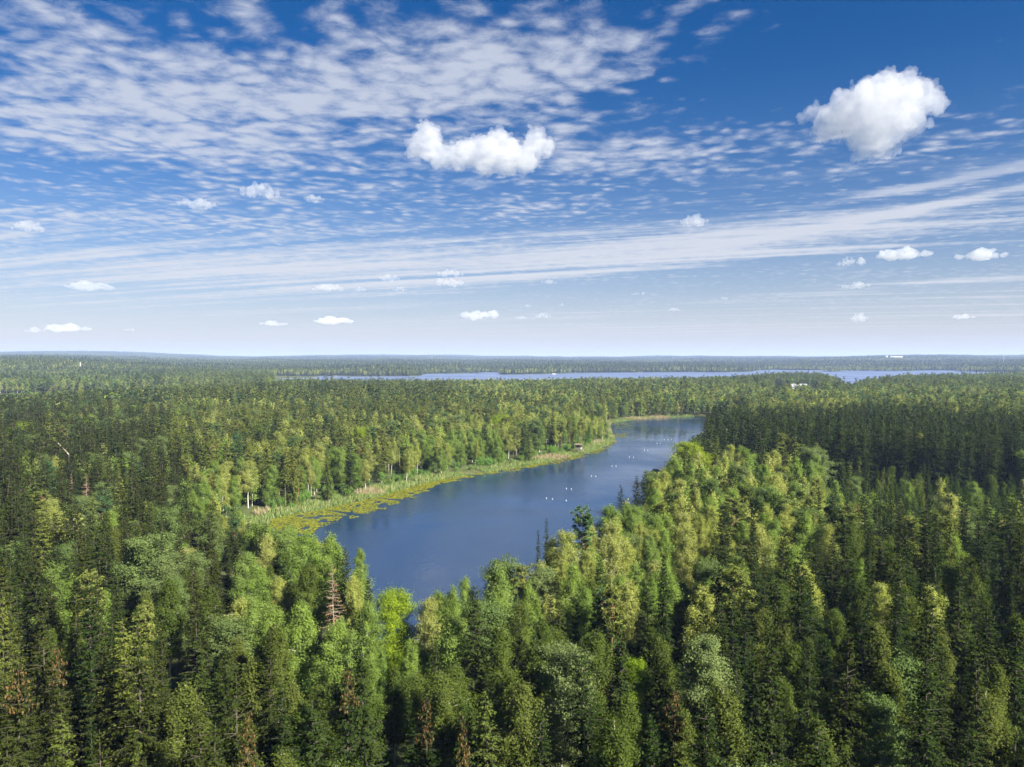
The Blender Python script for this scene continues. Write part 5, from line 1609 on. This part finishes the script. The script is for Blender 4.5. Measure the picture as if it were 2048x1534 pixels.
# the middle cloud with a tower at each end
B2 = [(-250, 0, 60, 60), (-262, 0, 110, 42), (-250, 0, 0, 70), (-310, 0, 10, 50), (-160, 0, -40, 60), (-60, 0, -20, 75), (30, 0, -10, 80), (70, 0, 60, 52), (110, 0, -20, 80), (190, 0, -30, 70), (235, 0, 30, 60), (240, 0, 75, 46), (285, 0, 20, 42), (200, 0, -80, 50), (100, 0, -90, 55), (0, 0, -90, 55), (-110, 0, -80, 45), (-200, 0, -60, 50), (-10, 0, 35, 40)]
B2 += tatters(B2, 30, 5, 8, 17)
mid_cloud = finish(puff_mesh(B2, 8, 6, 17))
cloud(960, 296, 318, 118, 4600, mid_cloud, 'wide white cloud with a raised tower at each end above the lake', group='large cumulus clouds')
small = []
for s_ in range(10):
    n_ = 5 + s_ % 5
    bl = []
    for k_ in range(n_):
        u = -1 + 2 * (k_ + 0.5) / n_
        r_ = 55 * (1 - 0.55 * abs(u - cr.uniform(-.3, .3)) ** 1.6) * cr.uniform(0.55, 1.3)
        bl.append((u * 170, cr.uniform(-30, 30), r_ * 0.35 + cr.uniform(-14, 14), r_))
        if abs(u) < 0.7 and cr.random() < 0.6: bl.append((u * 150 + cr.uniform(-20, 20), cr.uniform(-20, 20), r_ * 0.9 + 20, r_ * 0.6))
    small.append(finish(puff_mesh(bl, 20 + s_, 7, 14, 'cloud_far')))
CL = [(520, 380, 86, 36, 7500, 'bright small cloud below the mackerel clouds left of centre'), (393, 407, 86, 26, 7800, 'small curved cloud left of the bright small one'), (56, 453, 72, 24, 8500, 'small cloud near the left edge, above the streaks'),
      (1389, 441, 62, 28, 8200, 'rounded small cloud alone right of centre above the streaks'), (1808, 507, 120, 32, 10000, 'longer flat based cloud below the large one, left of its pair'), (1962, 508, 112, 28, 10000, 'longer flat based cloud near the right edge'),
      (1702, 523, 62, 22, 10500, 'small ragged cloud left of the flat based pair'), (1712, 570, 62, 17, 12500, 'small flat cloud just under the flat based pair'), (180, 571, 108, 24, 12500, 'flat based long cloud low at the left'), (897, 566, 64, 20, 12500, 'small cloud low over the centre, lower of two stacked'),
      (901, 546, 56, 18, 13000, 'small cloud low over the centre, upper of two stacked'), (780, 556, 44, 18, 13500, 'small cloud left of the two stacked ones'), (656, 575, 66, 17, 13000, 'small tilted cloud low left of centre'), (721, 578, 26, 11, 13500, 'tiny cloud right of the tilted one'),
      (136, 655, 100, 22, 22000, 'longest white cloud close to the left horizon'), (70, 659, 44, 14, 22000, 'small cloud joined left of the longest horizon cloud'), (257, 659, 26, 9, 22000, 'tiny cloud right of the longest horizon cloud'), (547, 646, 60, 13, 21000, 'thin cloud near the horizon left of centre'),
      (668, 640, 86, 20, 21000, 'low cloud with two humps left of centre near the horizon'), (963, 631, 86, 23, 20000, 'low heaped cloud near the horizon at the centre'), (1086, 630, 32, 12, 20000, 'tiny oval cloud right of the low heaped one'), (1042, 635, 26, 9, 20500, 'tiny faint cloud between the heaped and the oval one'),
      (1348, 619, 26, 9, 19000, 'tiny cloud near the horizon right of centre'), (1719, 635, 38, 20, 20500, 'small heaped cloud near the right horizon'), (1928, 633, 50, 13, 20500, 'small flat cloud close to the right edge horizon'), (1098, 563, 34, 11, 13500, 'tiny cloud at the end of the low streak'),
      (1276, 587, 30, 8, 15000, 'tiny double cloud low right of centre'), (1123, 609, 14, 8, 18000, 'tiny round cloud above the oval one, right'), (1056, 611, 16, 7, 18000, 'tiny round cloud above the heaped one, left'), (1449, 597, 16, 8, 17000, 'tiny speck of cloud at right of centre'),
      (800, 578, 30, 10, 13500, 'tiny cloud below the small one left of the stacked pair'), (628, 397, 46, 20, 7600, 'pale wisp of cloud right of the bright small one')]
for i, (px, py, wp, hp, ds, lab) in enumerate(CL):
    cloud(px, py, wp, hp, ds, small[i % 10], lab, mirror=i % 4 == 1)
print('done', round(time.time() - T0, 1), 'objects', len(S.objects))
